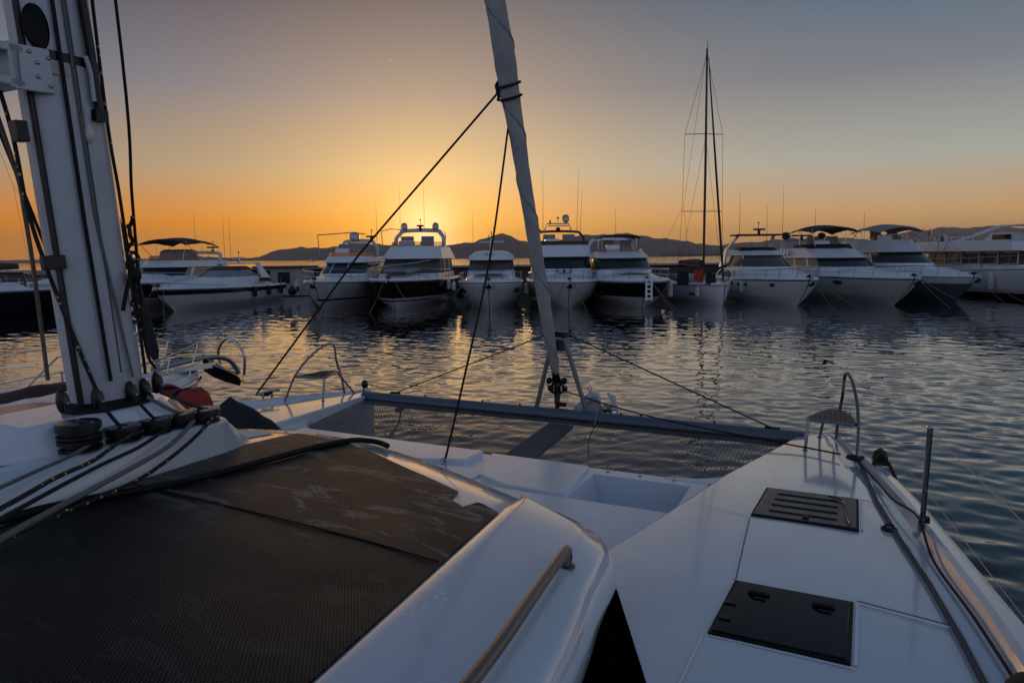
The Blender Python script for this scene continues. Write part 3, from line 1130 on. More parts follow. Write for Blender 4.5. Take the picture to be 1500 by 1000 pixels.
# --- J: sport cruiser with arch
y = Yacht('sport_cruiser', 'white sport cruiser with swept arch pillars and oval side windows beside the sailing yacht', 'yacht', 16.7, 38.3, 13.5, 4.2, 1.6, 1.45,
          [(.97, W_), (.94, NAVY), (-9, W_)], rotz=R(1), rake=1.5, flare=.7, full=.45)
y.foredeck(.04, .4, .55, .8)
s0, s1 = (2.25, 4.4, 1.55, 1.7, 9.5), (2.95, 5.7, 1.35, 1.4, 9.3)
y.shell('deckhouse', [(1.4, 3.6, 1.8, 1.7, 10.5), s0], W_, False)
y.shell('windscreen', [s0, s1], GLASSB, False)
y.pillars(s0, s1, (6.4,), .18, W_, .5)
y.shell('roof', [s1, (2.98, 5.6, 1.45, 1.4, 10.2), (3.2, 6.4, 1.35, 1.3, 10.4), (3.35, 7.2, 1.2, 1.1, 10.4)], W_, True)
y.shell('spray_canvas', [(3.3, 6.9, 1.25, .9, 9), (3.5, 7.3, 1.15, .8, 9)], CANVAS, True)
for sd in (-1, 1):
    mb = MB()
    mb.rings([[(sd * 1.75, 10.6, 2.2), (sd * 1.75, 9.6, 2.3), (sd * 1.6, 9.6, 2.3), (sd * 1.6, 10.6, 2.2)],
              [(sd * 1.6, 9.9, 3.4), (sd * 1.6, 9.3, 3.4), (sd * 1.5, 9.3, 3.4), (sd * 1.5, 9.9, 3.4)],
              [(sd * 1.25, 8.6, 4.25), (sd * 1.25, 8.2, 4.3), (sd * 1.15, 8.2, 4.25), (sd * 1.15, 8.6, 4.2)]], W_, True, True, True)
    mb.build('arch_pillar', y.root)
mb = MB(); mb.box((0, 8.2, 4.32), (3.2, 1.5, .1), CANVAS); mb.build('hardtop', y.root, bevel=.04)
y.radar(.15, 8.2, 4.36, .4, BLACK); y.antenna(-1.1, 8.4, 4.3, 3.0); y.antenna(1.2, 9.5, 3.3, 3.2)
y.rail(.62, .5); y.anchor()
y.portholes([(.42, .78, -1), (.34, .78, -1), (.14, .8, -1), (.5, .8, -1)], .22, .12)
mb = MB()
p = Vector(y.pt(.62, 1, -1)); mb.ball((p.x + .22, 8.6, 1.8), (.12, .95, .34), GLASS, 12)
mb.build('side_window', y.root)
y.lines('pale mooring line from the sport cruiser beside the sailing yacht', (1.0, 2.6), (.8, 1.2), (1, 1))

# --- K: big flybridge with bimini
y = Yacht('motor_yacht', 'long white flybridge yacht with a wide black bimini and a row of portholes', 'yacht', 22.4, 38.0, 17, 4.8, 1.62, 1.6,
          [(.99, W_), (.96, NAVY), (.30, YGREY), (.24, NAVY), (-9, YGREY)], rotz=R(1.5), rake=1.8, flare=.7, full=.42)
y.foredeck(.04, .36, .45, .8)
s0, s1 = (2.2, 5.6, 1.85, 1.8, 13.5), (2.72, 6.6, 1.7, 1.6, 13.3)
y.shell('deckhouse', [(1.5, 4.8, 2.0, 1.9, 14), s0], W_, False)
y.shell('windscreen', [s0, s1], GLASS, False)
y.pillars(s0, s1, (9.0, 11.0), .22, W_, .5)
y.shell('flybridge', [s1, (2.76, 6.4, 1.85, 1.6, 14.5), (3.3, 8.2, 1.7, 1.5, 14.5), (3.45, 8.8, 1.6, 1.3, 14.5)], W_, True)
y.shell('wind_screen', [(3.4, 8.4, 1.62, 1.4, 12), (3.68, 8.8, 1.58, 1.4, 12)], CANVAS, False, True)
y.seats(10.6, 3.4, 1.4)
mb = MB()
for k in range(4):
    mb.box((-1.9, 12.2 + k * .55, 3.15), (.12, .3, .42), W_, Matrix.Rotation(.5, 3, 'X'))
build_each(mb, 'flybridge_louvre', y.root, bevel=.03)
y.arch(13.2, 3.2, 1.7, 14.0, 4.0, 1.5, YGREY, .14)
y.radome(-1.5, 13.6, 4.1, .32, .55, BLACK); y.radome(1.2, 13.6, 4.1, .3, .5, BLACK); y.radar(-.3, 13.6, 4.05, .8, BLACK)
y.bimini(8.9, 13.0, 1.7, 4.75, 3.5, CANVAS, .25, .5)
y.antenna(-1.6, 14, 4.0, 4.4); y.antenna(.6, 13.4, 4.6, 1.8); y.rail(.6, .55); y.anchor()
y.portholes([(.45, .80, -1), (.52, .8, -1)], .24, .16); y.portholes([(.26, .80, -1)], .48, .14)
fender(*y.w((-2.5, 8.0, 1.15)), .22, .85, BLACK, 'black fender on the long yacht with the row of portholes')
y.lines('pale mooring line from the bow of the long yacht with portholes', (1.6, 2.8), (1.0, 1.8), (1, 1))

# --- L: slate hulled flybridge
y = Yacht('motor_yacht', 'flybridge yacht with a slate blue hull and domed grey bimini', 'yacht', 27.4, 40.5, 15, 4.4, 1.6, 1.5,
          [(.74, W_), (-9, SLATE)], rotz=R(1.5), rake=1.7, flare=.7, full=.45)
y.foredeck(.04, .36, .5, .8)
s0, s1 = (2.35, 4.8, 1.6, 1.7, 11.5), (3.05, 6.2, 1.5, 1.5, 11.3)
y.shell('deckhouse', [(1.5, 4.2, 1.85, 1.8, 12), s0], W_, False)
y.shell('windscreen', [s0, s1], GLASS, False)
y.pillars(s0, s1, (8.2,), .2, W_, .5)
y.shell('flybridge', [s1, (3.1, 6.0, 1.65, 1.5, 13), (3.75, 7.4, 1.5, 1.2, 13), (3.95, 7.6, 1.45, 1.1, 13)], YGREY, True)
y.seats(9.4, 3.8, 1.3)
mb = MB(); mb.tube([(-1.4, 7.6, 3.95), (-1.4, 7.8, 4.25), (0, 7.2, 4.35), (1.4, 7.8, 4.25), (1.4, 7.6, 3.95)], .03, STEEL, 6); mb.build('flybridge_rail', y.root)
y.bimini(7.4, 11.6, 1.6, 4.75, 3.9, CANVASG, .3, .5)
y.antenna(-.8, 11, 4.8, 1.3); y.rail(.6, .55); y.anchor()
y.lines('dark mooring line from the slate hulled yacht', (1.4, 2.6), (1.0, 1.6), (1, 1))

# --- M: big trawler yacht at the end of the row
y = Yacht('trawler_yacht', 'big grey white trawler yacht with yellow framed windows at the end of the row', 'yacht', 34.6, 37.5, 17, 5.2, 2.2, 1.75,
          [(.96, W_), (.92, DSTEEL), (.22, W_), (-9, NAVY)], rotz=R(3), rake=1.5, flare=.6, full=.4)
s0, s1 = (2.2, 4.8, 2.1, 1.2, 15.2), (3.0, 5.6, 2.0, 1.2, 15)
y.shell('deckhouse', [(1.7, 4.6, 2.2, 1.2, 15.5), s0], W_, False)
y.shell('windscreen', [s0, s1], GLASSB, False)
mb = MB()
for k in range(5):
    yy = 6.2 + k * 1.7
    xs_ = -2.12
    mb.tube([(xs_, yy, 2.22), (xs_ + .08, yy + .1, 2.98), (xs_ + .08, yy + 1.3, 2.98), (xs_, yy + 1.3, 2.22), (xs_, yy, 2.22)], .05, mat('yellow window frame', (.55, .42, .18), .5), 6)
build_each(mb, 'window_frame', y.root)
y.shell('flybridge', [s1, (3.1, 5.0, 2.5, 1.2, 16.4), (3.7, 5.2, 2.45, 1.2, 16.4), (3.82, 6, 2.3, 1.2, 16)], W_, True)
y.shell('upper_deckhouse', [(3.6, 6.5, 1.8, 1.0, 10.0), (4.3, 7.2, 1.6, 1.0, 9.4)], W_, True)
mb = MB(); mb.box((-1.72, 8.2, 3.98), (.06, 1.6, .36), GLASS); mb.build('upper_window', y.root)
mb = MB(); mb.box((0, 6.3, 4.72), (3.6, 4.4, .10), W_); mb.build('hardtop', y.root, bevel=.05)
for sd in (-1, 1):
    mb = MB(); mb.rings([[(sd * 2.2, 13.2, 3.6), (sd * 2.2, 12.2, 3.6), (sd * 2.05, 12.2, 3.6), (sd * 2.05, 13.2, 3.6)], [(sd * 1.75, 8.9, 4.7), (sd * 1.75, 8.0, 4.7), (sd * 1.6, 8.0, 4.7), (sd * 1.6, 8.9, 4.7)]], W_, True, True, True); mb.build('arch_pillar', y.root)
mb = MB(); mb.tube([(-2.3, 10, 3.6), (-2.3, 10, 4.2), (-2.3, 16, 4.2), (2.3, 16, 4.2), (2.3, 10, 4.2)], .03, STEEL, 6)
for k in range(5):
    mb.tube([(-2.3, 11 + k * 1.2, 3.6), (-2.3, 11 + k * 1.2, 4.2)], .02, STEEL, 5)
mb.build('deck_rail', y.root)
mb = MB(); mb.tube([(-2.42 + .0, 13 + .48 * math.cos(a), 3.7 + .62 * math.sin(a)) for a in np.linspace(0, 2 * PI, 20)], .09, FEND, 8); o_ = mb.build('life_ring'); 
lp = y.w((0, 0, 0)); o_.location = lp; o_.rotation_euler = (0, 0, y.rot); tag(o_, 'grey life ring hanging on the flybridge side of the trawler yacht', 'life ring')
mb = MB(); mb.lathe((0, 0, 0), [(.35, 0), (.3, .5), (.05, .7)], BLACK, 12); mb.tube([(.2, .1, .5), (.25, .1, 1.2)], .03, BLACK, 5); o_ = mb.build('covered_barbecue'); o_.location = y.w((-1.5, 14.6, 3.62)); tag(o_, 'black covered grill on the upper deck of the trawler yacht', 'grill')
mb = MB(); mb.tube([(0, 0, 0), (0, .2, 1.3)], .02, STEEL, 5); mb.quad([(0, .2, 1.25), (.05, .55, 1.0), (0, .5, .55), (0, .12, .8)], REDFLAG); mb.quad([(0.02, .2, 1.25), (.07, .55, 1.0), (0.02, .5, .55), (0.02, .12, .8)], REDFLAG); o_ = mb.build('flag'); o_.location = y.w((-1.9, 14.9, 3.62)); tag(o_, 'small red flag on the upper deck of the trawler yacht', 'flag')
y.rail(.9, .75, .07)
for k, (yy, lab) in enumerate(((11.0, 'white fender on the trawler yacht nearest its stern'), (7.6, 'white fender on the trawler yacht below the yellow framed windows'))):
    fender(*y.w((-2.75, yy, 1.1)), .24, 1.15, FEND, lab)

# --- C: low white sport cruiser, bow to the mast
y = Yacht('sport_cruiser', 'low white sport cruiser with a dark sheer stripe beside the hut', 'yacht', -20.5, 39.6, 14.5, 4.1, 1.42, 1.15,
          [(.96, W_), (.76, NAVY), (-9, W_)], rotz=R(-3.5), rake=1.6, flare=.7, full=.5)
y.foredeck(.03, .45, .62, .86)
s0, s1 = (1.9, 5.4, 1.4, 1.8, 10.6), (2.38, 6.9, 1.2, 1.5, 9.6)
y.shell('deckhouse', [(1.2, 4.6, 1.75, 1.8, 12.5), s0], W_, False)
y.shell('windscreen', [s0, s1], mat('pale tinted glass', (.20, .21, .21), .08), False)
y.shell('roof', [(2.36, 6.8, 1.22, 1.4, 9.8), (2.5, 7.2, 1.18, 1.3, 9.8), (2.62, 7.8, 1.0, 1.1, 9.6)], CANVASB, True)
for sd in (-1, 1):
    mb = MB(); mb.rings([[(sd * 1.7, 12.0, 1.7), (sd * 1.7, 10.6, 1.75), (sd * 1.55, 10.6, 1.75), (sd * 1.55, 12, 1.7)], [(sd * 1.5, 10.8, 2.75), (sd * 1.5, 10.2, 2.75), (sd * 1.4, 10.2, 2.75), (sd * 1.4, 10.8, 2.75)]], W_, True, True, True); mb.build('arch_pillar', y.root)
mb = MB(); mb.box((0, 10.5, 2.8), (3.1, .6, .1), W_); mb.build('arch_top', y.root, bevel=.03)
y.radar(0, 10.5, 2.85, .4, DSTEEL); y.antenna(-1.0, 10.5, 2.8, 3.6); y.antenna(-.6, 10.6, 2.8, 3.6)
mb = MB(); p = Vector(y.pt(.7, 1, 1)); mb.box((p.x - .14, 10.3, 1.62), (.06, 1.5, .3), GLASSB); mb.build('side_window', y.root, bevel=.06)
y.rail(.3, .2, .08, mid=False); y.anchor()
mb = MB(); mb.box((0, 14.9, .35), (3.2, 1.2, .2), W_); mb.build('bathing_platform', y.root, bevel=.05)
for k, (yy, lab) in enumerate(((8.2, 'black fender on the low sport cruiser, third from its stern'), (10.6, 'black fender on the low sport cruiser, second from its stern'), (12.8, 'black fender on the low sport cruiser closest to its stern'))):
    fender(*y.w((2.12, yy, .8)), .16, .7, BLACK, lab)
y.lines('pale mooring line from the low sport cruiser bow', (-1.0, .6), (1.4, 1.0))
mb = MB(); mb.box((0, 0, .25), (.3, .45, .5), W_); mb.box((0, .05, -.15), (.16, .2, .5), BLACK); mb.tube([(0, -.2, .4), (0, -.7, .55)], .03, BLACK, 6); o_ = mb.build('outboard_motor', bevel=.05); o_.location = (-16.4, 52.5, 1.0); tag(o_, 'white outboard motor on the stern beside the hut', 'outboard motor')

# --- B: black hulled flybridge behind the mast
y = Yacht('motor_yacht', 'flybridge yacht with a dark hull and peaked grey bimini behind the low sport cruiser', 'yacht', -24.8, 41.0, 16, 4.8, 1.75, 1.5,
          [(.93, W_), (.42, NAVY), (-9, YGREY)], rotz=R(-2), rake=1.6, flare=.66, full=.42)
y.foredeck(.04, .36, .5, .8)
s0, s1 = (2.0, 5.4, 1.7, 1.6, 12), (2.55, 6.4, 1.6, 1.4, 11.8)
y.shell('deckhouse', [(1.5, 4.6, 1.9, 1.7, 13), s0], W_, False)
y.shell('windscreen', [s0, s1], GLASS, False)
y.pillars(s0, s1, (7.8, 10.4), .4, W_, .6)
y.shell('flybridge', [s1, (2.6, 6.1, 1.75, 1.4, 14), (3.05, 7.0, 1.6, 1.2, 14)], W_, True)
y.shell('wind_screen', [(3.05, 7.0, 1.58, 1.2, 10), (3.4, 7.3, 1.5, 1.1, 10)], TINTB, False, True)
y.shell('helm_cover', [(3.1, 8.4, 1.1, .5, 10.5), (3.7, 8.7, 1.05, .4, 10.4), (3.85, 9, .9, .3, 10.2)], CANVASG, True)
y.bimini(7.4, 12.2, 1.75, 4.4, 3.1, CANVAS, .28, .4)
y.arch(12.4, 2.6, 1.7, 13.2, 3.6, 1.5, W_, .14)
y.radar(1.2, 12.6, 3.7, .45, BLACK); y.antenna(.4, 11.5, 4.4, 2.3); y.rail(.6, .55)
y.portholes([(.3, .72, 1)], .6, .13, YGREY)

# --- small yacht whose hardtop shows behind the dark hulled one
y = Yacht('motor_yacht', 'white yacht with a round radome half hidden behind the mast', 'yacht', -30.2, 43, 14, 4.2, 1.7, 1.5, [(.9, W_), (-9, YGREY)], rotz=R(-2))
s0, s1 = (2.1, 4.6, 1.6, 1.4, 12), (2.7, 5.6, 1.5, 1.3, 12)
y.shell('deckhouse', [(1.4, 4, 1.8, 1.4, 12), s0], W_, False); y.shell('windscreen', [s0, s1], GLASS, False)
y.shell('roof', [s1, (2.75, 5.3, 1.65, 1.3, 12.5), (3.1, 6, 1.5, 1.2, 12)], W_, True)
y.radome(1.0, 9, 3.15, .36, .5); y.arch(8.4, 3.1, 1.5, 9, 3.6, 1.2, W_, .1); y.radar(0, 9, 3.6, .3, BLACK); y.rail(.6, .55); y.foredeck(.05, .33, .4)


# --- sailing yachts
def sailing_yacht(label, x, y0, L, B, zb, rotz, hull, mast_h, mast_y, spreaders, furl=True, mast_r=.085, boom=True, name='sailing_yacht', mm=None, rail_h=.6, rail_k=1.0):
    s = Yacht(name, label, 'sailing yacht', x, y0, L, B, zb, zb * .88, hull, rotz=rotz, rake=.25, flare=.45, full=.55, bowpow=.7)
    s.foredeck(.22, .62, .32, .55)
    mm = mm or mat('black mast paint', (.02, .022, .028), .4, .3)
    mb = MB()
    zk = s.sheer(.4) + .3
    mb.tube([(0, mast_y, zk), (0, mast_y + .05, zk + mast_h * .5), (0, mast_y + .22, zk + mast_h)], [mast_r, mast_r * .95, mast_r * .7], mm, 8, flat=1.3)
    mb.tube([(0, mast_y + .2, zk + mast_h), (0, mast_y + .2, zk + mast_h + .5)], .015, mm, 5)
    mb.tube([(0, mast_y + .2, zk + mast_h), (.15, mast_y + .1, zk + mast_h + .35)], .012, mm, 5)
    mb.build('mast', s.root)
    mb = MB()
    chain = s.bd(.45) * .92
    for sd in (-1, 1):
        p = [(sd * chain, mast_y + .5, s.sheer(.45) + .05)]
        for h, wd in spreaders:
            mb2 = [(0, mast_y + .1, zk + h), (sd * wd, mast_y + .45, zk + h + .03)]
            mb.tube(mb2, .024, mm, 6)
            p.append(mb2[1])
        p.append((0, mast_y + .2, zk + mast_h - .3))
        mb.tube(p, .011, BLACK, 5)
        mb.tube([(sd * chain, mast_y + .6, s.sheer(.45)), (0, mast_y + .1, zk + spreaders[-1][0] * .98)], .009, BLACK, 5)
        mb.tube([(sd * .5 * s.B, s.L * .96, s.sheer(1)), (0, s.L * .7, zk + mast_h * .35), (0, mast_y + .25, zk + mast_h)], .009, BLACK, 5)
    mb.build('rigging', s.root)
    mb = MB()
    a, b = Vector((0, .25, s.sheer(0) + .15)), Vector((0, mast_y - .05, zk + mast_h * .965))
    if furl is None:
        pass
    elif furl:
        mb.tube([a, a.lerp(b, .04), a.lerp(b, .5), a.lerp(b, .93), b], [.03, .075, .07, .04, .015], DARKSAIL, 8)
    else:
        mb.tube([a, b], .012, BLACK, 5)
    if mb.v:
        mb.build('forestay', s.root)
    if boom:
        mb = MB()
        mb.tube([(0, mast_y + .2, zk + .85), (-.1, mast_y + 4.4, zk + .95)], [.09, .08], mm, 8)
        mb.tube([(0, mast_y + .3, zk + 1.05), (0, mast_y + 1.5, zk + 1.12), (-.1, mast_y + 4.3, zk + 1.1)], [.2, .2, .13], CANVASB, 10)
        mb.build('boom', s.root)
    s.rail(.14, rail_h, .06, k_=rail_k)
    mb = MB()
    for sd in (-1, 1):
        for q in (.25, .4, .55, .7, .85):
            mb.tube([(sd * s.bd(q) * .95, q * s.L, s.sheer(q)), (sd * s.bd(q) * .95, q * s.L, s.sheer(q) + .65)], .014, STEEL, 5)
        mb.tube([(sd * s.bd(q) * .95, q * s.L, s.sheer(q) + .64) for q in (.14, .25, .4, .55, .7, .85)], .008, STEEL, 5)
    mb.build('guard_rail', s.root)
    return s


s = sailing_yacht('white sailing yacht with one tall black mast between the motor yachts', 12.8, 41.0, 11, 3.5, 1.25, R(5), [(-9, W_)], 14.4, 3.6, [(4.35, 1.35), (9.2, 1.25)])
mb = MB(); mb.tube([(.55 * math.cos(a) * .9 + .6, 1.6, 1.75 + .45 * math.sin(a)) for a in np.linspace(0, 2 * PI, 18)], .04, STEEL, 6); mb.build('hoop', s.root)
mb = MB(); mb.box((-.55, 4.6, 1.55), (1.8, 2.2, .5), CANVASG); mb.build('spray_hood', s.root, bevel=.12)
p = s.w((-1.15, 1.6, 1.0))
def cloth(w_, h_, m):
    mb = MB()
    rows = [[(w_ * (i / 8 - .5), .05 * math.sin(i * 1.7 + j * .6), -h_ * j / 6 + .02 * math.sin(i)) for i in range(9)] for j in range(7)]
    mb.grid(rows, m); mb.grid([[(a[0], a[1] + .02, a[2]) for a in r] for r in rows], m)
    return mb
for dx, ww, hh, m, lab, cat in ((-.95, .7, .85, CANVAS, 'black cloth hanging on the rail of the sailing yacht away from its stem', 'cloth'), (-.1, .55, .75, REDFLAG, 'red cloth hanging on the rail of the sailing yacht', 'cloth'), (.55, .6, .8, CANVAS, 'black cloth hanging on the rail of the sailing yacht closer to its stem', 'cloth')):
    o_ = cloth(ww, hh, m).build('hanging_cloth'); o_.location = (12.7 - 1.1 + dx, 42.0 - dx * .5, 2.05 if m is not REDFLAG else 2.12); tag(o_, lab, cat)
fender(11.45, 42.1, .75, .14, .6, FEND, 'white fender under the red cloth on the sailing yacht')
fender(14.62, 43.4, 1.0, .15, .8, FEND, 'white fender between the sailing yacht and the sport cruiser with arch pillars')
mb = MB(); p = Vector(s.pt(.22, .5, -1)); mb.box((p.x - .01, p.y, p.z), (.05, .55, .12), GLASS, Matrix.Rotation(.38, 3, 'Z')); mb.build('hull_window', s.root)

# dark sailing yachts beyond the mast on the far side of the basin
s = sailing_yacht('dark hulled sailing yacht with a white deck beyond the catamaran mast', -31.0, 33.5, 13, 4.0, 1.55, R(-4), [(.95, W_), (-9, NAVY)], 17, 4.6, [(5, 1.4), (10, 1.3)], furl=True)
s = sailing_yacht('sailing yacht with a thin dark mast at the edge of the basin', -37, 36.0, 12, 3.8, 1.5, R(-6), [(.95, W_), (-9, NAVY)], 18, 4.4, [(5, 1.3), (10.5, 1.2)], furl=False, mast_r=.07)
s = sailing_yacht('pale sailing yacht with a slender mast behind the dark hulled sailing yachts', -44, 46.0, 12, 3.8, 1.5, R(-6), [(-9, YGREY)], 16, 4.4, [(5, 1.3), (10, 1.2)], furl=False, mast_r=.07)

# tiny boat far out on the bay
b_ = thing('fishing_boat', 'tiny fishing boat far out on the bay', 'boat', (-290, 1000, 0))
mb = MB(); mb.rings([[(-5, -1, 0), (5, -1, 0), (4.4, 1, 0), (-4.4, 1, 0)], [(-6, -1.6, 1.8), (6, -1.6, 1.4), (5, 1.6, 1.4), (-6, 1.6, 1.8)]], W_, True, True, True); mb.build('hull', b_)
mb = MB(); mb.box((-1, 0, 2.6), (3, 2, 2.2), W_); mb.build('cabin', b_, bevel=.1)
mb = MB(); mb.tube([(.8, 0, 1.6), (.8, 0, 6)], .12, BLACK, 6); mb.build('mast', b_)

VAPOUR = bpy.data.materials.new('ice vapour')
VAPOUR.use_nodes = True
_t = VAPOUR.node_tree
_t.nodes.remove(_t.nodes['Principled BSDF'])
_v = _t.nodes.new('ShaderNodeVolumeScatter')
_v.inputs['Color'].default_value = (1, 1, 1, 1)
_v.inputs['Density'].default_value = .04
_v.inputs['Anisotropy'].default_value = .75
_t.links.new(_v.outputs[0], _t.nodes['Material Output'].inputs['Volume'])
# short condensation trail high in the dusk sky
mb = MB(); mb.tube([(0, 0, 0), (20, 0, 5), (60, 0, 24)], [3, 9, 1.5], VAPOUR, 8)
o_ = mb.build('contrail'); o_.location = (-1250, 7300, 2010); tag(o_, 'short white condensation trail high in the dusk sky', 'contrail', kind='stuff')
#@@CAT@@
# ------------------------------------------------------------------ the catamaran the photograph is taken from
# boat frame: x = to starboard (v), y = forward (u), z up from the water; origin below the mast foot
YAW = R(-25.7)
CATM = Matrix.Translation((-2.0, 3.3, 0)) @ Matrix.Rotation(YAW, 4, 'Z')
cat = thing('catamaran', 'big white sailing catamaran with coachroof, net and furled foresail, filling the near half', 'catamaran', (-2.0, 3.3, 0), YAW)


def c(u, v, z):
    return Vector((v, u, z))


def deckz(u):
    return 1.42 - .065 * max(u, -1.5)


def roofz(u, v):
    d = min(max(front_edge(abs(v)) - u, 0), .44)
    return 1.95 - .09 * u - .03 * v * v - .026 * ((.44 - d) / .44) ** 2


def front_edge(v):
    return interp(v, FRONT + [(3, .8)])


def place(mb, name, base, label, cat_, group=None, **k):
    """a thing of its own lying on the boat; base in the boat frame"""
    o = mb.build(name, base=base, **k)
    o.location = CATM @ Vector(base)
    o.rotation_euler = (0, 0, YAW)
    return tag(o, label, cat_, group)


VO = [(-5, 4.3), (-1, 4.22), (1.53, 4.05), (2.61, 3.93), (3.34, 3.85), (4.11, 3.73), (5.11, 3.5), (5.7, 3.34), (5.95, 3.26), (6.08, 3.19), (6.14, 3.14)]
VI = [(-5, 1.9), (.8, 1.95), (1.63, 2.10), (2.68, 2.275), (3.62, 2.42), (5.3, 2.79), (5.8, 2.9), (6.0, 2.96), (6.1, 3.03), (6.14, 3.08)]


def hull(sd):
    mb = MB()
    us = list(np.linspace(-5, 1, 13)) + list(np.linspace(1.3, 5.4, 22)) + [5.55, 5.7, 5.82, 5.92, 6.0, 6.06, 6.1, 6.14]
    rows = []
    for u in us:
        vo, vi, z = interp(u, VO), interp(u, VI), deckz(u)
        w = min(1, max(.12, (vo - vi) / .9))
        e = max(0, (u - 5.9) / .24) ** 2 * .03
        z -= e
        P = [(vi + .25 * w, -.2), (vi + .10 * w, .45), (vi + .02 * w, z - .35), (vi, z - .03), (vi + .006 * w, z - .008), (vi + .022 * w, z), (vi + .05 * w, z + .001)]
        a, b = vi + .05 * w, vo - .30 * w
        for k in range(1, 6):
            P.append((a + (b - a) * k / 6, z + .012 * math.sin(PI * k / 6)))
        P += [(vo - .30 * w, z), (vo - .265 * w, z - .02 * w), (vo - .18 * w, z - .015 * w), (vo - .15 * w, z + .045 * w), (vo - .12 * w, z + .062 * w),
              (vo - .065 * w, z + .055 * w), (vo - .02 * w, z + .025 * w), (vo, z - .03), (vo - .015, z - .25), (vo - .12 * w, .35), (vo - .3 * w, -.2)]
        rows.append([(sd * p[0], u, p[1]) for p in P])
    mb.grid(rows, GEL)
    mb.quad(rows[-1], GEL)
    return mb.build('hull', cat, sharp=24)


hull(1)
hull(-1)


def strip(mb, pts, w, m, zf, lift=.003, th=.004):
    """flat ribbon laid on a surface through (u,v) points"""
    rows = []
    for i, (u, v) in enumerate(pts):
        a, b = pts[max(i - 1, 0)], pts[min(i + 1, len(pts) - 1)]
        d = Vector((b[0] - a[0], b[1] - a[1])).normalized()
        n = Vector((-d.y, d.x)) * w / 2
        rows.append([c(u + n.x, v + n.y, zf(u) + lift), c(u - n.x, v - n.y, zf(u) + lift)])
    mb.grid(rows, m)


def seg(a, b, n=10):
    return [(a[0] + (b[0] - a[0]) * i / n, a[1] + (b[1] - a[1]) * i / n) for i in range(n + 1)]


dz0 = lambda u: deckz(u) + .012
mb = MB()
strip(mb, seg((1.40, 2.80), (2.50, 2.745)), .012, SEAM, dz0)
strip(mb, seg((1.40, 2.811), (2.50, 2.756)), .005, SEAMD, dz0)
strip(mb, seg((.73, 2.765), (-1.2, 2.72)), .012, SEAM, dz0)
strip(mb, seg((2.53, 2.745), (2.66, 2.34)), .012, SEAM, dz0)
strip(mb, seg((3.33, 3.43), (3.23, 3.62), 4), .012, SEAMD, dz0)
strip(mb, seg((1.385, 3.37), (1.30, 3.74), 6), .014, SEAM, dz0)
strip(mb, seg((1.41, 3.37), (1.325, 3.74), 6), .014, SEAMD, dz0)
strip(mb, seg((1.38, 3.372), (.75, 3.352)), .014, SEAM, dz0)
strip(mb, seg((.72, 3.352), (.73, 2.765)), .010, SEAM, dz0)
strip(mb, seg((3.33, 3.436), (2.58, 3.424)), .014, SEAM, dz0)
build_each(mb, 'deck_seam', cat)


# deck hatches
def hatch(u0, u1, va0, vb0, va1, vb1, ribs):
    h = bpy.data.objects.new('deck_hatch', None)
    COL.objects.link(h)
    h.parent = cat
    uc, vc = (u0 + u1) / 2, (va0 + vb0 + va1 + vb1) / 4
    h.location = c(uc, vc, deckz(uc) + .012)
    def q(u, v, z):
        p = c(u, v, deckz(u) + .012 + z)
        return p - h.location
    def plate(g, z0, z1, m):
        mb = MB()
        B = [(u0 + g, va0 + g), (u0 + g, vb0 - g), (u1 - g, vb1 - g), (u1 - g, va1 + g)]
        mb.rings([[q(u, v, z0) for u, v in B], [q(u, v, z1) for u, v in B]], m, True, False, True)
        return mb
    plate(0, -.01, .010, RUBBER).build('frame', h, bevel=.004)
    lid = plate(.016, .0, .016, GRIP if ribs else ACRY).build('lid', h, bevel=.004)
    if ribs:
        for k in range(4):
            mb = MB()
            t = .17 + .2 * k
            u = u0 + (u1 - u0) * t
            va, vb = va0 + (va1 - va0) * t, vb0 + (vb1 - vb0) * t
            mb.tube([q(u, va + .10, .017), q(u, vb - .13, .017)], .013, RUBBER, 8, flat=.5)
            mb.build('rib', h)
        mb = MB(); mb.lathe(q(u0 + .07, vc + .0, .016), [(.02, 0), (.02, .012), (.012, .014)], BLACK, 12); mb.build('latch', h)
        mb = MB(); mb.tube(spline([q(u1 - .1, vb1 - .20, .03), q(u1 - .2, vb1 - .1, .03), q(u0 + .2, vb0 - .07, .03), q(u0 + .05, vb0 - .05, .03)]), .006, BLACK, 6); mb.build('cord', h)
    else:
        for (u, v) in ((u1 - .14, va1 + .13), (u1 - .14, vb1 - .13)):
            mb = MB()
            mb.box(q(u, v, .020), (.10, .035, .010), RUBBER)
            mb.tube([q(u - .02, v - .04, .022), q(u - .03, v - .02, .030), q(u - .03, v + .035, .030)], .007, RUBBER, 8)
            mb.build('handle', h)
        mb = MB()
        for u in (u0 + .15, u0 + .32):
            mb.box(q(u, va0 + .05, .018), (.05, .03, .012), BLACK)
        build_each(mb, 'hinge', h)


hatch(.745, 1.375, 2.78, 3.335, 2.81, 3.355, False)
hatch(2.545, 3.31, 2.755, 3.405, 2.785, 3.42, True)


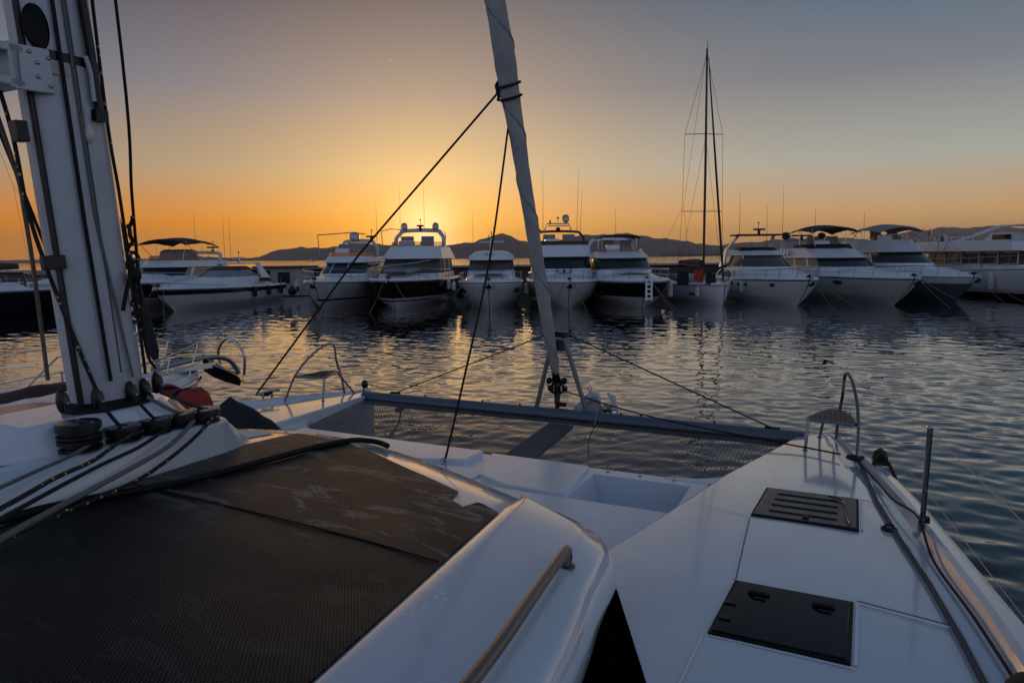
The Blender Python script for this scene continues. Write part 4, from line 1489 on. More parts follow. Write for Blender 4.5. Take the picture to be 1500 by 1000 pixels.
# bow seats
def bow_seat(sd):
    h = bpy.data.objects.new('bow_seat', None)
    COL.objects.link(h)
    h.parent = cat
    h.location = c(5.3, sd * 3.25, deckz(5.3))
    q = lambda u, v, z: c(u, sd * v, z) - h.location
    zs = 1.415
    ring = [(5.02, 3.0), (5.2, 3.06), (5.40, 3.14), (5.47, 3.2), (5.47, 3.29), (5.3, 3.36), (5.05, 3.42), (4.92, 3.43), (4.88, 3.39), (4.93, 3.2), (4.97, 3.03)]
    mb = MB()
    cu, cv = 5.17, 3.23
    inner = [(cu + (u - cu) * .93, cv + (v - cv) * .93) for u, v in ring]
    mb.rings([[q(u, v, zs - .008) for u, v in inner], [q(u, v, zs + .012) for u, v in inner]], TEAKM, True, True, True)
    for k in range(1, 9):
        t = k / 9
        v = 3.02 + .40 * t
        mb.tube([q(4.95 + .03 * (1 - t), v, zs + .0125), q(5.06 + .38 * min(1, t * 1.4), v, zs + .0125)], .0035, RUBBER, 4)
    mb.build('seat_board', h)
    mb = MB()
    mb.tube([q(u, v, zs) for u, v in ring + ring[:1]], .015, TUBE, 8)
    mb.build('seat_ring', h)
    for pts in ([q(5.0, 3.01, zs), q(4.93, 2.99, deckz(4.93))], [q(5.43, 3.15, zs), q(5.74, 3.10, deckz(5.74))],
                ):
        mb = MB(); mb.tube(pts, .0145, TUBE, 8); mb.lathe(pts[-1], [(.035, 0), (.035, .008), (.018, .02)], TUBE, 12); mb.build('leg', h)
    top = 1.80
    mb = MB()
    mb.tube(spline([q(4.68, 3.43, deckz(4.68)), q(4.78, 3.44, 1.25), q(4.90, 3.44, 1.42), q(5.10, 3.42, 1.60), q(5.32, 3.38, 1.74), q(5.48, 3.34, top), q(5.55, 3.32, top - .01), q(5.59, 3.31, top - .07), q(5.60, 3.30, 1.55), q(5.66, 3.27, 1.3), q(5.70, 3.26, deckz(5.7))], 6), .0155, TUBE, 10)
    mb.build('guard_hoop', h)


bow_seat(1)
bow_seat(-1)

# stanchion and life lines
mb = MB()
mb.tube([c(2.73, 3.76, 1.24), c(2.53, 3.75, 1.97)], .016, TUBE, 10)
mb.lathe(c(2.735, 3.76, 1.235), [(.05, 0), (.05, .012), (.026, .02), (.022, .10)], STEEL, 14)
mb.ball(c(2.525, 3.75, 1.975), (.019, .019, .012), STEEL, 8)
mb.build('stanchion', cat)
for a, m_, b in (((5.5, 3.34, 1.79), (2.535, 3.75, 1.955), (-1.2, 4.15, 2.02)), ((5.0, 3.43, 1.52), (2.65, 3.75, 1.57), (-1.2, 4.15, 1.70))):
    mb = MB()
    mb.tube(sag(c(*a), c(*m_), .015, 8) + sag(c(*m_), c(*b), .02, 8)[1:], .0020, mat('dull wire', (.30, .27, .25), .55, .6), 6)
    mb.build('life_line', cat)
mb = MB()
mb.tube([c(-1.2, 4.15, 1.5), c(-1.2, 4.15, 2.05)], .016, TUBE, 10)
mb.build('stanchion', cat)

# ---- bridge deck between the hulls, with the sunken well
ZB = 1.06
mb = MB()
U = [.3, 2.90, 3.58, 3.74]
Vv = [-2.62, 1.30, 2.16, 2.62]
for i in range(3):
    for j in range(3):
        if i == 1 and j == 1:
            continue
        mb.quad([c(U[i], Vv[j], ZB), c(U[i], Vv[j + 1], ZB), c(U[i + 1], Vv[j + 1], ZB), c(U[i + 1], Vv[j], ZB)], NONSKID)
zw = ZB - .24
a = [(2.90, 1.30), (2.90, 2.16), (3.58, 2.16), (3.58, 1.30)]
b = [(2.93, 1.36), (2.93, 2.12), (3.55, 2.12), (3.55, 1.36)]
mb.rings([[c(u, v, ZB) for u, v in a], [c(u, v, zw) for u, v in b]], GEL, True, False, True)
mb.rings([[c(3.74, -2.62, ZB), c(3.74, 2.62, ZB)], [c(3.76, -2.62, ZB - .03), c(3.76, 2.62, ZB - .03)], [c(3.74, -2.62, .62), c(3.74, 2.62, .62)]], GEL, False)
mb.build('foredeck', cat, sharp=40)
# raised lids with soft edges
def slab(pts, z0, z1, m, name, bev=.012):
    mb = MB()
    mb.rings([[c(u, v, z0) for u, v in pts], [c(u, v, z1) for u, v in pts]], m, True, False, True)
    return mb.build(name, cat, bevel=bev)
slab([(3.70, .20), (3.06, .42), (2.90, .75), (2.895, 1.29), (3.69, 1.22)], ZB, ZB + .035, NONSKID, 'locker_lid')
slab([(3.70, -2.2), (3.1, -2.2), (3.16, -.5), (3.30, -.04), (3.36, .10), (3.69, .12)], ZB, ZB + .05, NONSKID, 'locker_lid')
slab([(3.26, .20), (3.22, -.02), (3.06, -.45), (2.55, -.45), (2.7, .25), (2.98, .38), (3.12, .40)], ZB, ZB + .018, GEL, 'locker_lid', .008)
slab([(2.86, .62), (2.845, 2.10), (1.0, 2.10), (1.0, .9)], ZB, ZB + .02, NONSKID, 'locker_lid', .006)
mb = MB()
for v in (1.4, 1.7, 2.0, 2.3):
    mb.lathe(c(3.68, v, ZB), [(.016, 0), (.016, .006), (.006, .010)], DSTEEL, 10)
build_each(mb, 'bolt', cat)
# rounded gussets where bridge deck meets the hulls
for sd in (-1, 1):
    mb = MB()
    arc = [(4.55 - .80 * math.cos(t), sd * (2.62 - .70 + .70 * math.sin(t) ** 1.0)) for t in np.linspace(0, PI / 2, 12)]
    rim = []
    top = [c(u, v, ZB + .004) for u, v in arc] + [c(4.55, sd * 2.62, ZB + .004), c(3.70, sd * 2.62, ZB + .004), c(3.70, arc[0][1], ZB + .004)]
    bot = [Vector((p.x, p.y, ZB - .05)) for p in top]
    mb.rings([bot, top], GEL, True, False, True)
    mb.build('corner_gusset', cat, bevel=.01)

# ---- crossbeam, trampoline net, centre plank
mb = MB()
mb.tube([c(5.76, -2.95, 1.0), c(5.76, -1.4, 1.005), c(5.76, 0, 1.01), c(5.76, 1.4, 1.005), c(5.76, 2.95, 1.0)], .095, BEAMM, 24)
mb.build('crossbeam', cat, sharp=60)
mb = MB()
for v in (-1.9, -1.0, -.45, .9, 1.15, 2.0):
    mb.lathe(c(5.76, v, 1.10), [(.012, 0), (.012, .02), (.006, .028)], BLACK, 8)
build_each(mb, 'beam_bolt', cat)


def net():
    mb = MB()
    z = 1.0
    U0, U1 = 3.78, 5.64
    hv = lambda u: interp(u, VI) + .01
    sg = lambda u, v: z - .05 * math.sin(PI * (u - U0) / (U1 - U0)) * math.cos(v / 2.7 * PI / 2)
    r = .0033
    v = -2.72
    while v < 2.72:
        ua, ub = U0, U1
        if abs(v) > hv(U0):
            ua = np.interp(abs(v), [hv(u) for u in np.linspace(U0, U1, 20)], np.linspace(U0, U1, 20))
        if ub - ua > .05:
            mb.tube([c(ua + (ub - ua) * i / 6, v, sg(ua + (ub - ua) * i / 6, v)) for i in range(7)], r, NETM, 4, cap=False)
        v += .042
    u = U0
    while u < U1:
        w = hv(u)
        mb.tube([c(u, -w + 2 * w * i / 12, sg(u, -w + 2 * w * i / 12)) for i in range(13)], r, NETM, 4, cap=False)
        u += .050
    # bolt rope and lacing along the beam
    mb.tube([c(U1, -hv(U1) + 2 * hv(U1) * i / 20, z) for i in range(21)], .014, BLACK, 6)
    k = -2.6
    while k < 2.6:
        mb.tube([c(U1, k, z), c(5.68, k + .03, z + .02)], .006, ROPEB, 4)
        k += .075
    o = mb.build('trampoline_net', cat, sharp=80)


net()
mb = MB()
pr = [(-.13, .79), (.13, .79), (.17, .85), (.17, .87), (-.17, .87), (-.17, .85)]
mb.rings([[c(3.7, v + .22, z) for v, z in pr], [c(5.72, v + .14, z + .05) for v, z in pr]], mat('grey plank', (.10, .10, .105), .5), True, True, True)
mb.build('centre_plank', cat, bevel=.01)

# seagull striker on the beam with its stays
for pts in ([c(5.80, -.24, 1.05), c(5.82, .00, 2.02)], [c(5.80, .46, 1.05), c(5.82, .13, 2.03)]):
    mb = MB(); mb.tube(pts, .029, mat('grey strut paint', (.16, .17, .19), .45, .2), 12); mb.build('strut', cat)
mb = MB(); mb.box(c(5.82, .065, 2.04), (.22, .08, .07), BLACK); mb.box(c(5.82, .06, 1.90), (.2, .03, .14), GRIP); mb.build('strut_head', cat, bevel=.01)
for pts in ([c(5.82, -.04, 2.05), c(5.9, -2.5, 1.08)], [c(5.82, .17, 2.05), c(5.78, 2.62, 1.10)]):
    mb = MB(); mb.tube(pts, .009, BLACK, 6); mb.box(pts[1], (.16, .04, .025), BLACK); mb.build('bridle_stay', cat)

# white bow roller bracket beyond the beam
mb = MB()
tri = [(.10, .96), (.42, 1.32), (.54, 1.28), (.60, .98), (.45, .93)]
mb.rings([[c(6.00, v, z) for v, z in tri], [c(6.06, v, z) for v, z in tri]], GEL, True, True, True)
mb.rings([[c(6.00, v + .22, z) for v, z in tri[1:4]], [c(6.03, v + .22, z - .04) for v, z in tri[1:4]]], GEL, True, True, True)
mb.build('roller_bracket', cat, bevel=.008)
mb = MB()
mb.lathe(c(6.0, .66, 1.10), [(.05, -.05), (.062, -.045), (.04, 0), (.062, .045), (.05, .05)], DSTEEL, 16, axis='X')
mb.tube([c(6.0, .58, 1.10), c(6.0, .76, 1.10)], .015, STEEL, 8)
mb.build('roller', cat)
mb = MB(); mb.tube([c(6.0, .42 + .03 * math.cos(t), 1.34 + .03 * math.sin(t)) for t in np.linspace(0, 2 * PI, 12)], .006, STEEL, 6); mb.build('shackle', cat)
mb = MB()
rng = np.random.default_rng(4)
coil = []
for k in range(60):
    t = k * .55
    coil.append(c(5.93 + .03 * math.sin(k * 1.3), .50 + .09 * math.cos(t) + .02 * math.sin(k * .7), 1.10 + .12 * math.sin(t) - .04 * math.cos(k * .4)))
mb.tube(spline(coil, 3), .0065, ROPEW, 5)
mb.tube(spline([c(5.9, .55, 1.0), c(5.75, .6, 1.12), c(5.62, .62, 1.0), c(5.58, .62, .95)], 5), .0065, ROPEW, 5)
place(mb, 'coiled_rope', c(5.93, .5, .98), 'pale thin rope coiled on the white bracket at the crossbeam', 'rope')

# ---- coachroof
EDGE = [(-4.000, 2.942), (-3.000, 2.802), (-2.000, 2.687), (-1.500, 2.627), (-1.000, 2.582), (-0.380, 2.527), (0.000, 2.472), (0.240, 2.427), (0.450, 2.397), (0.618, 2.373), (0.684, 2.360), (0.745, 2.339), (0.799, 2.311), (0.848, 2.276), (0.891, 2.234), (0.929, 2.185), (0.961, 2.128), (0.987, 2.065), (1.045, 1.900), (1.115, 1.700), (1.225, 1.400), (1.330, 1.100), (1.430, 0.800), (1.510, 0.500), (1.560, 0.250), (1.580, 0.000)]
EDGE = [(p.x, p.y) for p in spline([(u, v, 0) for u, v in EDGE], 3)]
FRONT = sorted((v, u) for u, v in EDGE if u > .80)
EDGE = EDGE + [(u, -v) for u, v in reversed(EDGE[:-1])]


def roof():
    n = len(EDGE)
    nrm = []
    for i in range(n):
        a, b = EDGE[max(i - 1, 0)], EDGE[min(i + 1, n - 1)]
        d = Vector((b[0] - a[0], b[1] - a[1])).normalized()
        nn = Vector((d.y, -d.x))
        if nn.dot(Vector((EDGE[i][0] + .5, EDGE[i][1]))) < 0:
            nn = -nn
        nrm.append(nn)
    mb = MB()
    prof = [(-.10, 0, None), (-.055, -.003, None), (-.03, -.012, None), (-.008, -.032, None), (.006, -.062, None), (.014, -.10, None), (.02, -.17, None), (.012, -.195, None), (-.02, -.208, None), (-.06, -.21, None)]
    rings = []
    # interior rings toward the spine
    for f in (1.0, .8, .6, .4, .2, 0):
        ring = []
        for (u, v), nn in zip(EDGE, nrm):
            p = Vector((u, v)) + nn * -.10
            s = Vector((min(u, .55), 0))
            q = s.lerp(p, 1 - f)
            ring.append(c(q.x, q.y, roofz(q.x, q.y)))
        rings.append(ring)
    for off, dz, _ in prof[1:]:
        ring = []
        for (u, v), nn in zip(EDGE, nrm):
            p = Vector((u, v)) + nn * off
            ring.append(c(p.x, p.y, roofz(u, v) + dz * (1 if u > -9 else 1)))
        rings.append(ring)
    mb.grid(rings, GEL)
    o = mb.build('coachroof', cat, sharp=60)
    # walls below the overhang: dark windows at the sides, white at the front
    mb = MB()
    top, mid, lip, bot = [], [], [], []
    deck_v = [(-5, 2.95), (-.45, 2.95), (.27, 2.63), (.97, 2.31)]
    for (u, v), nn in zip(EDGE, nrm):
        p = Vector((u, v)) - nn * .06
        zr = roofz(u, v)
        top.append(c(p.x, p.y, zr - .205))
        if abs(v) > 2.0:
            q = Vector((u, math.copysign(interp(u, deck_v), v)))
            m_ = p.lerp(q, .10)
            mid.append(c(m_.x, m_.y, zr - .24))
            lip.append(c(q.x, q.y, deckz(u) + .022))
            bot.append(c(q.x, q.y, deckz(u) - .05))
        else:
            q = Vector((u, v)) + nn * -.03
            mid.append(c(q.x, q.y, zr - .25))
            lip.append(c(q.x, q.y, ZB + .02))
            bot.append(c(q.x, q.y, ZB - .03))
    mb.grid([top, mid, lip, bot], GEL, mfun=lambda a, b: VOID if abs(EDGE[b][1]) > 2.12 else GEL)
    mb.build('saloon_wall', cat, sharp=50)


roof()


def roof_panel():
    """smooth raised side panel of the roof, with a small step along the cover"""
    line = lambda u: interp(u, [(-4, 2.42), (-2.6, 2.28), (-.83, 2.045), (.67, 1.828), (1.3, 1.735)])
    pts = [p for p in EDGE if p[1] > 0]
    kf = max(k for k, (u, v) in enumerate(pts) if v > line(u))
    k0 = max(k for k, (u, v) in enumerate(pts) if u < .72)
    uf = pts[kf][0]
    rows = []
    for k in range(kf + 1):
        a, b = pts[max(k - 1, 0)], pts[k + 1]
        d = Vector((b[0] - a[0], b[1] - a[1])).normalized()
        nn = Vector((-d.y, d.x))
        if nn.dot(Vector((1, 1))) < 0:
            nn = -nn
        e = Vector(pts[k])
        if k <= k0:
            ui = e.x
        else:
            ui = .72 + (uf - .02 - .72) * ((k - k0) / (kf - k0)) ** .8
        inn = Vector((ui, line(ui)))
        st_ = e + nn * -.11
        if (st_ - inn).dot(e - inn) < .0001:
            st_ = inn.lerp(e, .3)
        h = .021 * min(1, (kf - k) / 4)
        row = [c(inn.x, inn.y, roofz(inn.x, inn.y) - .004)]
        g = (st_ - inn)
        for f, dz in ((.003, .75), (.010, 1.0)):
            q_ = inn + g.normalized() * min(f, g.length * .3)
            row.append(c(q_.x, q_.y, roofz(q_.x, q_.y) + h * dz))
        for m_ in range(1, 9):
            q_ = inn + g.normalized() * min(.010, g.length * .3)
            q_ = q_.lerp(st_, m_ / 8)
            row.append(c(q_.x, q_.y, roofz(q_.x, q_.y) + h))
        ze = roofz(e.x, e.y)
        for off, dz in ((-.065, -.001), (-.036, -.009), (-.012, -.026), (.006, -.055), (.018, -.095), (.026, -.15), (.028, -.19), (.020, -.205)):
            q_ = e + nn * off
            if off < 0 and (q_ - inn).dot(g) < g.length ** 2:
                q_ = st_.lerp(e, (off + .11) / .11)
            row.append(c(q_.x, q_.y, ze + h + dz))
        rows.append(row)
    mb = MB()
    mb.grid(rows, GEL)
    mb.build('roof_panel', cat, sharp=50)


roof_panel()

# hand rail on the coachroof
h = bpy.data.objects.new('hand_rail', None); COL.objects.link(h); h.parent = cat; h.location = c(-.2, 2.34, roofz(-.2, 2.34))
def q(u, v, z):
    return c(u, v, roofz(u, v) + .02 + z) - h.location
mb = MB(); mb.tube(spline([q(.315, 2.302, .03), q(.305, 2.303, .058), q(.27, 2.306, .068), q(-.1, 2.352, .070), q(-.6, 2.416, .070), q(-1.3, 2.47, .068), q(-1.8, 2.49, .066)], 6), .021, mat('brushed rail', (.20, .18, .17), .34, 1.0, rvar=.15, vscale=20), 16); mb.build('bar', h)
for u, v in ((.305, 2.303), (-.75, 2.425), (-1.75, 2.49)):
    mb = MB(); mb.tube([q(u, v, .06), q(u, v, .0)], [.020, .021], MATS['brushed rail'], 12); mb.lathe(q(u, v, 0), [(.034, 0), (.034, .006), (.026, .01)], MATS['brushed rail'], 14); mb.build('post', h)

# thin moulding line, and patch of diamond tread ahead of the mast
mb = MB()
rows = [[c(u, v, roofz(u, v) + .005) for v in np.linspace(-1.1, -.18, 8)] for u in np.linspace(.78, 1.27, 6)]
mb.grid(rows, TREAD)
mb.build('tread_patch', cat)

# ---- plinth around the mast
zp = lambda u: 2.135 - .03 * u
mb = MB()
top = [(-2.6, .42), (-1.4, .30), (-.6, .20), (-.1, .165), (.52, .165), (.60, .14), (.63, .05), (.62, -1.0), (.4, -1.35), (-2.6, -1.5)]
bot = [(-2.6, .62), (-1.4, .46), (-.6, .32), (-.1, .25), (.62, .08), (.80, .02), (.98, -.10), (1.05, -1.0), (.6, -1.7), (-2.6, -1.9)]
mb.rings([[c(u, v, roofz(u, v) - .03) for u, v in bot], [c(u, v, roofz(u, v) + .012) for u, v in bot], [c(u, v, zp(u)) for u, v in top]], GEL, True, False, True)
mb.build('mast_plinth', cat, bevel=.022)
mb = MB()
rows = [[c(u, v, zp(u) + .004) for v in np.linspace(-1.2, .02 + .0 * u if u > -.2 else .02 - (u + .2) * .2, 8)] for u in np.linspace(-2.2, -.45, 8)]
mb.grid(rows, TREAD)
mb.build('tread_patch', cat)
mb = MB()
mb.rings([[c(u, v, 2.10) for u, v in ((-.62, .10), (.40, .12), (.60, -.12), (.60, -.40), (.3, -.62), (-.62, -.62))],
          [c(u, v, 2.275) for u, v in ((-.38, .02), (.28, .03), (.42, -.10), (.42, -.30), (.2, -.42), (-.38, -.42))]], GEL, True, False, True)
mb.build('mast_pedestal', cat, bevel=.025)

# ---- mast
RAKE = -.07
def mast_c(z):
    return .08 + RAKE * (z - 2.3), -.10
def mast_ring(z, sc=1.0, n=28):
    u0, v0 = mast_c(z)
    out = []
    for k in range(n):
        t = 2 * PI * k / n
        cx, sx = math.cos(t), math.sin(t)
        e = .72
        uu = .175 * sc * math.copysign(abs(cx) ** e, cx)
        vv = .102 * sc * math.copysign(abs(sx) ** e, sx)
        out.append(c(u0 + uu, v0 + vv, z))
    return out
mb = MB()
mb.rings([mast_ring(z) for z in np.linspace(2.28, 17.5, 30)] + [mast_ring(19.6, .7)], ALU, True, True, True)
mast = mb.build('mast', cat, sharp=50)
mp = lambda u, v, z: c(u, v, z)
# luff track and grooves along the section
def along(off_u, off_v, z0, z1, r, m, name, parent=mast, flat=1.0):
    mb = MB()
    mb.tube([c(mast_c(z)[0] + off_u, mast_c(z)[1] + off_v, z) for z in np.linspace(z0, z1, 12)], r, m, 8, flat=flat)
    return mb.build(name, parent)
along(-.172, .05, 2.32, 12, .014, BLACK, 'luff_track')
along(.02, .099, 2.45, 12, .006, SEAMD, 'groove')
def mbox(u, v, z, d, m, name, bev=.006, rot=None):
    mb = MB(); mb.box(c(u, v, z), d, m, rot); return mb.build(name, mast, bevel=bev)
rk = Matrix.Rotation(math.atan(-RAKE), 3, 'X')
mb = MB(); mb.rings([mast_ring(2.275, 1.25), mast_ring(2.30, 1.22), mast_ring(2.32, 1.08)], RUBBER, True, True, True); mb.build('mast_collar', mast)
mb = MB(); mb.rings([mast_ring(3.905, 1.0), mast_ring(3.905, 1.035), mast_ring(3.945, 1.035), mast_ring(3.945, 1.0)], BLACK, True); mb.build('band', mast)
mbox(-.265, -.03, 3.57, (.06, .05, .09), BLACK, 'strap', rot=rk)
mbox(-.19, -.0, 3.0, (.035, .10, .065), BLACK, 'strap', rot=rk)
# gooseneck: cheek plate with bolts, fork, pin
mbox(-.21, .006, 3.84, (.018, .17, .19), ALU, 'gooseneck_plate', rot=rk)
mb = MB()
for du, dz in ((.05, .06), (.05, -.06), (.0, .03), (.0, -.03), (-.03, .07)):
    mb.lathe(c(-.19 + du, .015, 3.84 + dz), [(.009, 0), (.009, .006), (.004, .01)], DSTEEL, 10, axis='X')
build_each(mb, 'bolt', mast)
mb = MB()
for z in (3.91, 3.77):
    mb.box(c(-.36, -.06, z), (.15, .24, .035), ALU)
mb.box(c(-.28, -.06, 3.84), (.15, .05, .19), ALU)
mb.tube([c(-.40, -.06, 3.70), c(-.40, -.06, 3.98)], .016, STEEL, 10)
mb.build('gooseneck', mast, bevel=.006)
mb = MB(); mb.tube([c(-.50, -.07, 3.84), c(-2.0, -.07, 3.92), c(-6.5, -.07, 4.15)], .13, ALU, 18, flat=1.3); mb.build('boom', cat)
# oval inspection hole, lamp, halyard rack, pad eye
mb = MB(); mb.ball((0, 0, 0), (.012, .062, .098), ACRY, 16); o = mb.build('inspection_hole', mast); o.location = c(-.165, -.008, 4.03); o.rotation_euler = (math.atan(-RAKE), 0, 0)
mb = MB(); mb.ball(c(.02, .012, 3.60), (.025, .022, .045), mat('lamp glass', (.6, .58, .54), .2), 12); mb.tube([c(.02, 0, 3.63), c(.015, .012, 3.72)], .02, ALU, 8); mb.build('deck_lamp', mast)
mb = MB(); mb.tube([c(.02, .014, 4.35), c(.055, .02, 3.98), c(.075, .02, 3.70)], .020, BLACK, 8); mb.box(c(.075, .015, 3.69), (.05, .06, .05), BLACK); mb.build('halyard_rack', mast)
mb = MB(); mb.tube([c(.028, .02, 3.95), c(.045, .024, 3.88), c(.05, .024, 3.75)], .011, ALU, 8); mb.build('halyard_lever', mast)
mb = MB(); mb.tube([c(.17, -.03, 2.72), c(.205, -.02, 2.70), c(.205, -.02, 2.64), c(.16, -.03, 2.62)], .009, STEEL, 8); mb.box(c(.165, -.035, 2.67), (.02, .05, .14), STEEL); mb.build('pad_eye', mast)
mb = MB(); mb.box(c(-.10, .0045, 3.865), (.004, .10, .05), mat('pale label', (.42, .38, .37), .5)); mb.box(c(-.145, .0055, 3.868), (.004, .012, .03), RED); mb.build('sticker', mast)

# blocks at the mast foot
for u, v, z in ((-.20, -.02, 2.36), (-.06, .02, 2.345), (.115, .02, 2.345), (.205, .0, 2.345), (.30, -.03, 2.36)):
    mb = MB()
    mb.ball(c(u, v, z), (.026, .022, .060), BLACK, 14)
    mb.ball(c(u + .01, v + .014, z - .006), (.020, .018, .048), GRIP, 12)
    mb.lathe(c(u + .01, v + .03, z - .01), [(.007, 0), (.007, .006), (.004, .008)], DSTEEL, 10, axis='X')
    mb.build('turning_block', cat)

# ---- running rigging on the mast: each rope a thing of its own
def rope(pts, r, m, label, group=None, n=6, name='rope', sp=True):
    P = [c(*p) for p in pts]
    mb = MB()
    mb.tube(spline(P, 8) if sp else P, r, m, 8)
    return place(mb, name, P[-1], label, 'rope', group)
G = 'ropes led down the catamaran mast'
rope([(-.22, .014, 8), (-.10, .014, 4.16), (-.04, .014, 3.2), (.02, .02, 2.42)], .009, ROPEB, 'black halyard down the middle of the grey mast face', G, sp=False)
rope([(-.17, .012, 8), (-.05, .01, 4.18), (.02, .008, 3.21), (.14, .015, 2.42)], .0065, ROPEG, 'grey halyard down the mast face next to the black one', G, sp=False)
rope([(-.02, .0, 8), (.10, -.005, 4.22), (.165, -.01, 3.3), (.20, -.01, 2.9), (.235, -.02, 2.42)], .008, FLECK, 'black flecked halyard running down the forward edge of the mast', G)
rope([(-.04, .03, 8), (.215, .0, 4.26), (.222, .0, 3.28), (.235, -.005, 2.6), (.30, -.03, 2.44)], .0075, ROPEB, 'free black halyard hanging just ahead of the mast', G)
rope([(-.60, -.3, 5.2), (-.19, -.3, 3.63), (-.12, -.3, 3.18), (-.09, -.3, 2.42)], .010, ROPET, 'tan rope dropping to the deck aft of the mast', G)
rope([(-.5, -.16, 4.6), (-.28, -.11, 3.73), (-.225, -.10, 3.26), (-.18, -.09, 3.02), (-.12, -.04, 2.7), (-.06, .02, 2.40)], .0095, FLECK, 'yellow flecked rope running down the aft edge of the mast', G)
rope([(-.30, -.5, 4.4), (-.18, -.4, 3.74), (-.02, -.4, 3.2), (.15, -.4, 2.6)], .008, ROPEB, 'thin black rope behind the aft edge of the mast', G)
# coil of halyard hanging on the forward edge
mb = MB()
pts = []
for k in range(46):
    t = k * .9
    pts.append(c(.205 + .018 * math.sin(t), -.01 + .022 * math.cos(t * 1.3), 3.22 - k * .0125 + .012 * math.sin(t * 2)))
mb.tube(spline(pts, 3), .010, FLECK, 6)
pts = [c(.195, .0, 2.96), c(.16, .03, 2.93), (c(.13, .03, 2.85)), c(.105, .03, 2.76)]
mb.tube(spline(pts, 4), .011, ROPEB, 6)
mb.ball(c(.195, .01, 2.93), (.03, .035, .04), ROPEB, 8)
place(mb, 'coiled_halyard', c(.2, 0, 2.7), 'bundle of black flecked halyard tied to the forward edge of the mast', 'rope')

# lines on the plinth, from the mast foot blocks over the organisers and aft
G2 = 'control lines led aft over the plinth'
def pz(u, v, h=.02):
    return (u, v, zp(u) + h)
for (u, v, st, lab) in ((-.205, .10, 2, 'tall double black line organiser wheel nearest the stern on the plinth edge'), (.005, .10, 1, 'black line organiser wheel second from the tall double one'),
                        (.19, .085, 1, 'black line organiser wheel in the middle of the row on the plinth'), (.345, .075, 1, 'black line organiser wheel between the middle one and the foremost one'),
                        (.475, .10, 1, 'foremost black line organiser wheel on the plinth edge')):
    t = thing('line_organiser', lab, 'organiser', CATM @ c(u, v, zp(u)), YAW, 'black line organisers on the plinth')
    rr = .094 if st == 2 else .086
    mb = MB()
    z = 0
    for k in range(st):
        mb.lathe((0, 0, z), [(rr * .9, 0), (rr * .98, .004), (rr * .98, .018), (rr * .80, .021), (rr * .80, .034), (rr * .98, .037), (rr * .98, .055)], BLACK, 30)
        z += .058
    mb.build('sheave', t)
    mb = MB()
    mb.lathe((0, 0, z), [(rr, -.002), (rr, .010), (rr * .92, .016), (rr * .3, .017), (rr * .28, .012), (.01, .012)], mat('glossy black lid', (.012, .012, .014), .24), 30)
    mb.build('cover', t)
    mb = MB()
    for a in (.5, 2.6, 4.7):
        mb.lathe((rr * .68 * math.cos(a), rr * .68 * math.sin(a), z + .015), [(.008, 0), (.008, .003), (.003, .005)], STEEL, 8)
    build_each(mb, 'screw', t)

rope([pz(-.10, .11, .05), pz(-.30, .22), pz(-.55, .36), pz(-.9, .56), pz(-1.6, 1.0, .03)], .0085, ROPEG, 'grey line led aft from the tall double organiser', G2)
rope([pz(.06, .16, .04), pz(-.10, .24, .035), (-.35, .42, 2.17), (-.6, .58, 2.19), (-.9, .78, 2.20), (-1.6, 1.2, 2.22)], .0095, FLECK, 'yellow flecked line led aft from the second organiser', G2)
rope([pz(.20, .17, .03), (-.05, .30, 2.14), (-.4, .50, 2.16), (-.9, .82, 2.185), (-1.6, 1.25, 2.2)], .0088, ROPEB, 'plain black line led aft from the middle organiser', G2)
rope([pz(.37, .15, .03), (.1, .31, 2.11), (-.3, .54, 2.12), (-.9, .90, 2.16), (-1.6, 1.35, 2.2)], .0115, ROPEG, 'thick grey line led aft between the black lines', G2)
rope([pz(.46, .19, .03), (.22, .28, 2.08), (-.1, .40, 2.03), (-.35, .48, 2.03), (-.65, .58, 2.04), (-1.2, .8, 2.06), (-1.8, 1.1, 2.09)], .0095, FLECK, 'yellow flecked line led aft from the foremost organiser onto the mesh cover', G2)
G3 = 'lines from the mast foot to the organisers'
rope([(-.05, .05, 2.31), (-.03, .10, 2.24), pz(-.01, .14, .05)], .009, FLECK, 'short yellow flecked line from the mast foot to the second organiser', G3)
rope([(.13, .05, 2.30), (.17, .09, 2.22), pz(.21, .10, .05)], .008, ROPEB, 'short black line from the mast foot to the middle organiser', G3)
rope([(.19, .04, 2.31), (.27, .08, 2.24), pz(.36, .09, .06)], .0095, ROPEG, 'short grey line from the mast foot to the organiser next to the foremost', G3)
rope([(.30, .0, 2.31), (.40, .06, 2.24), pz(.50, .10, .06)], .009, mat('green rope', (.02, .06, .05), .85, var=.5, vscale=60), 'short dark green line from the mast foot to the foremost organiser', G3)

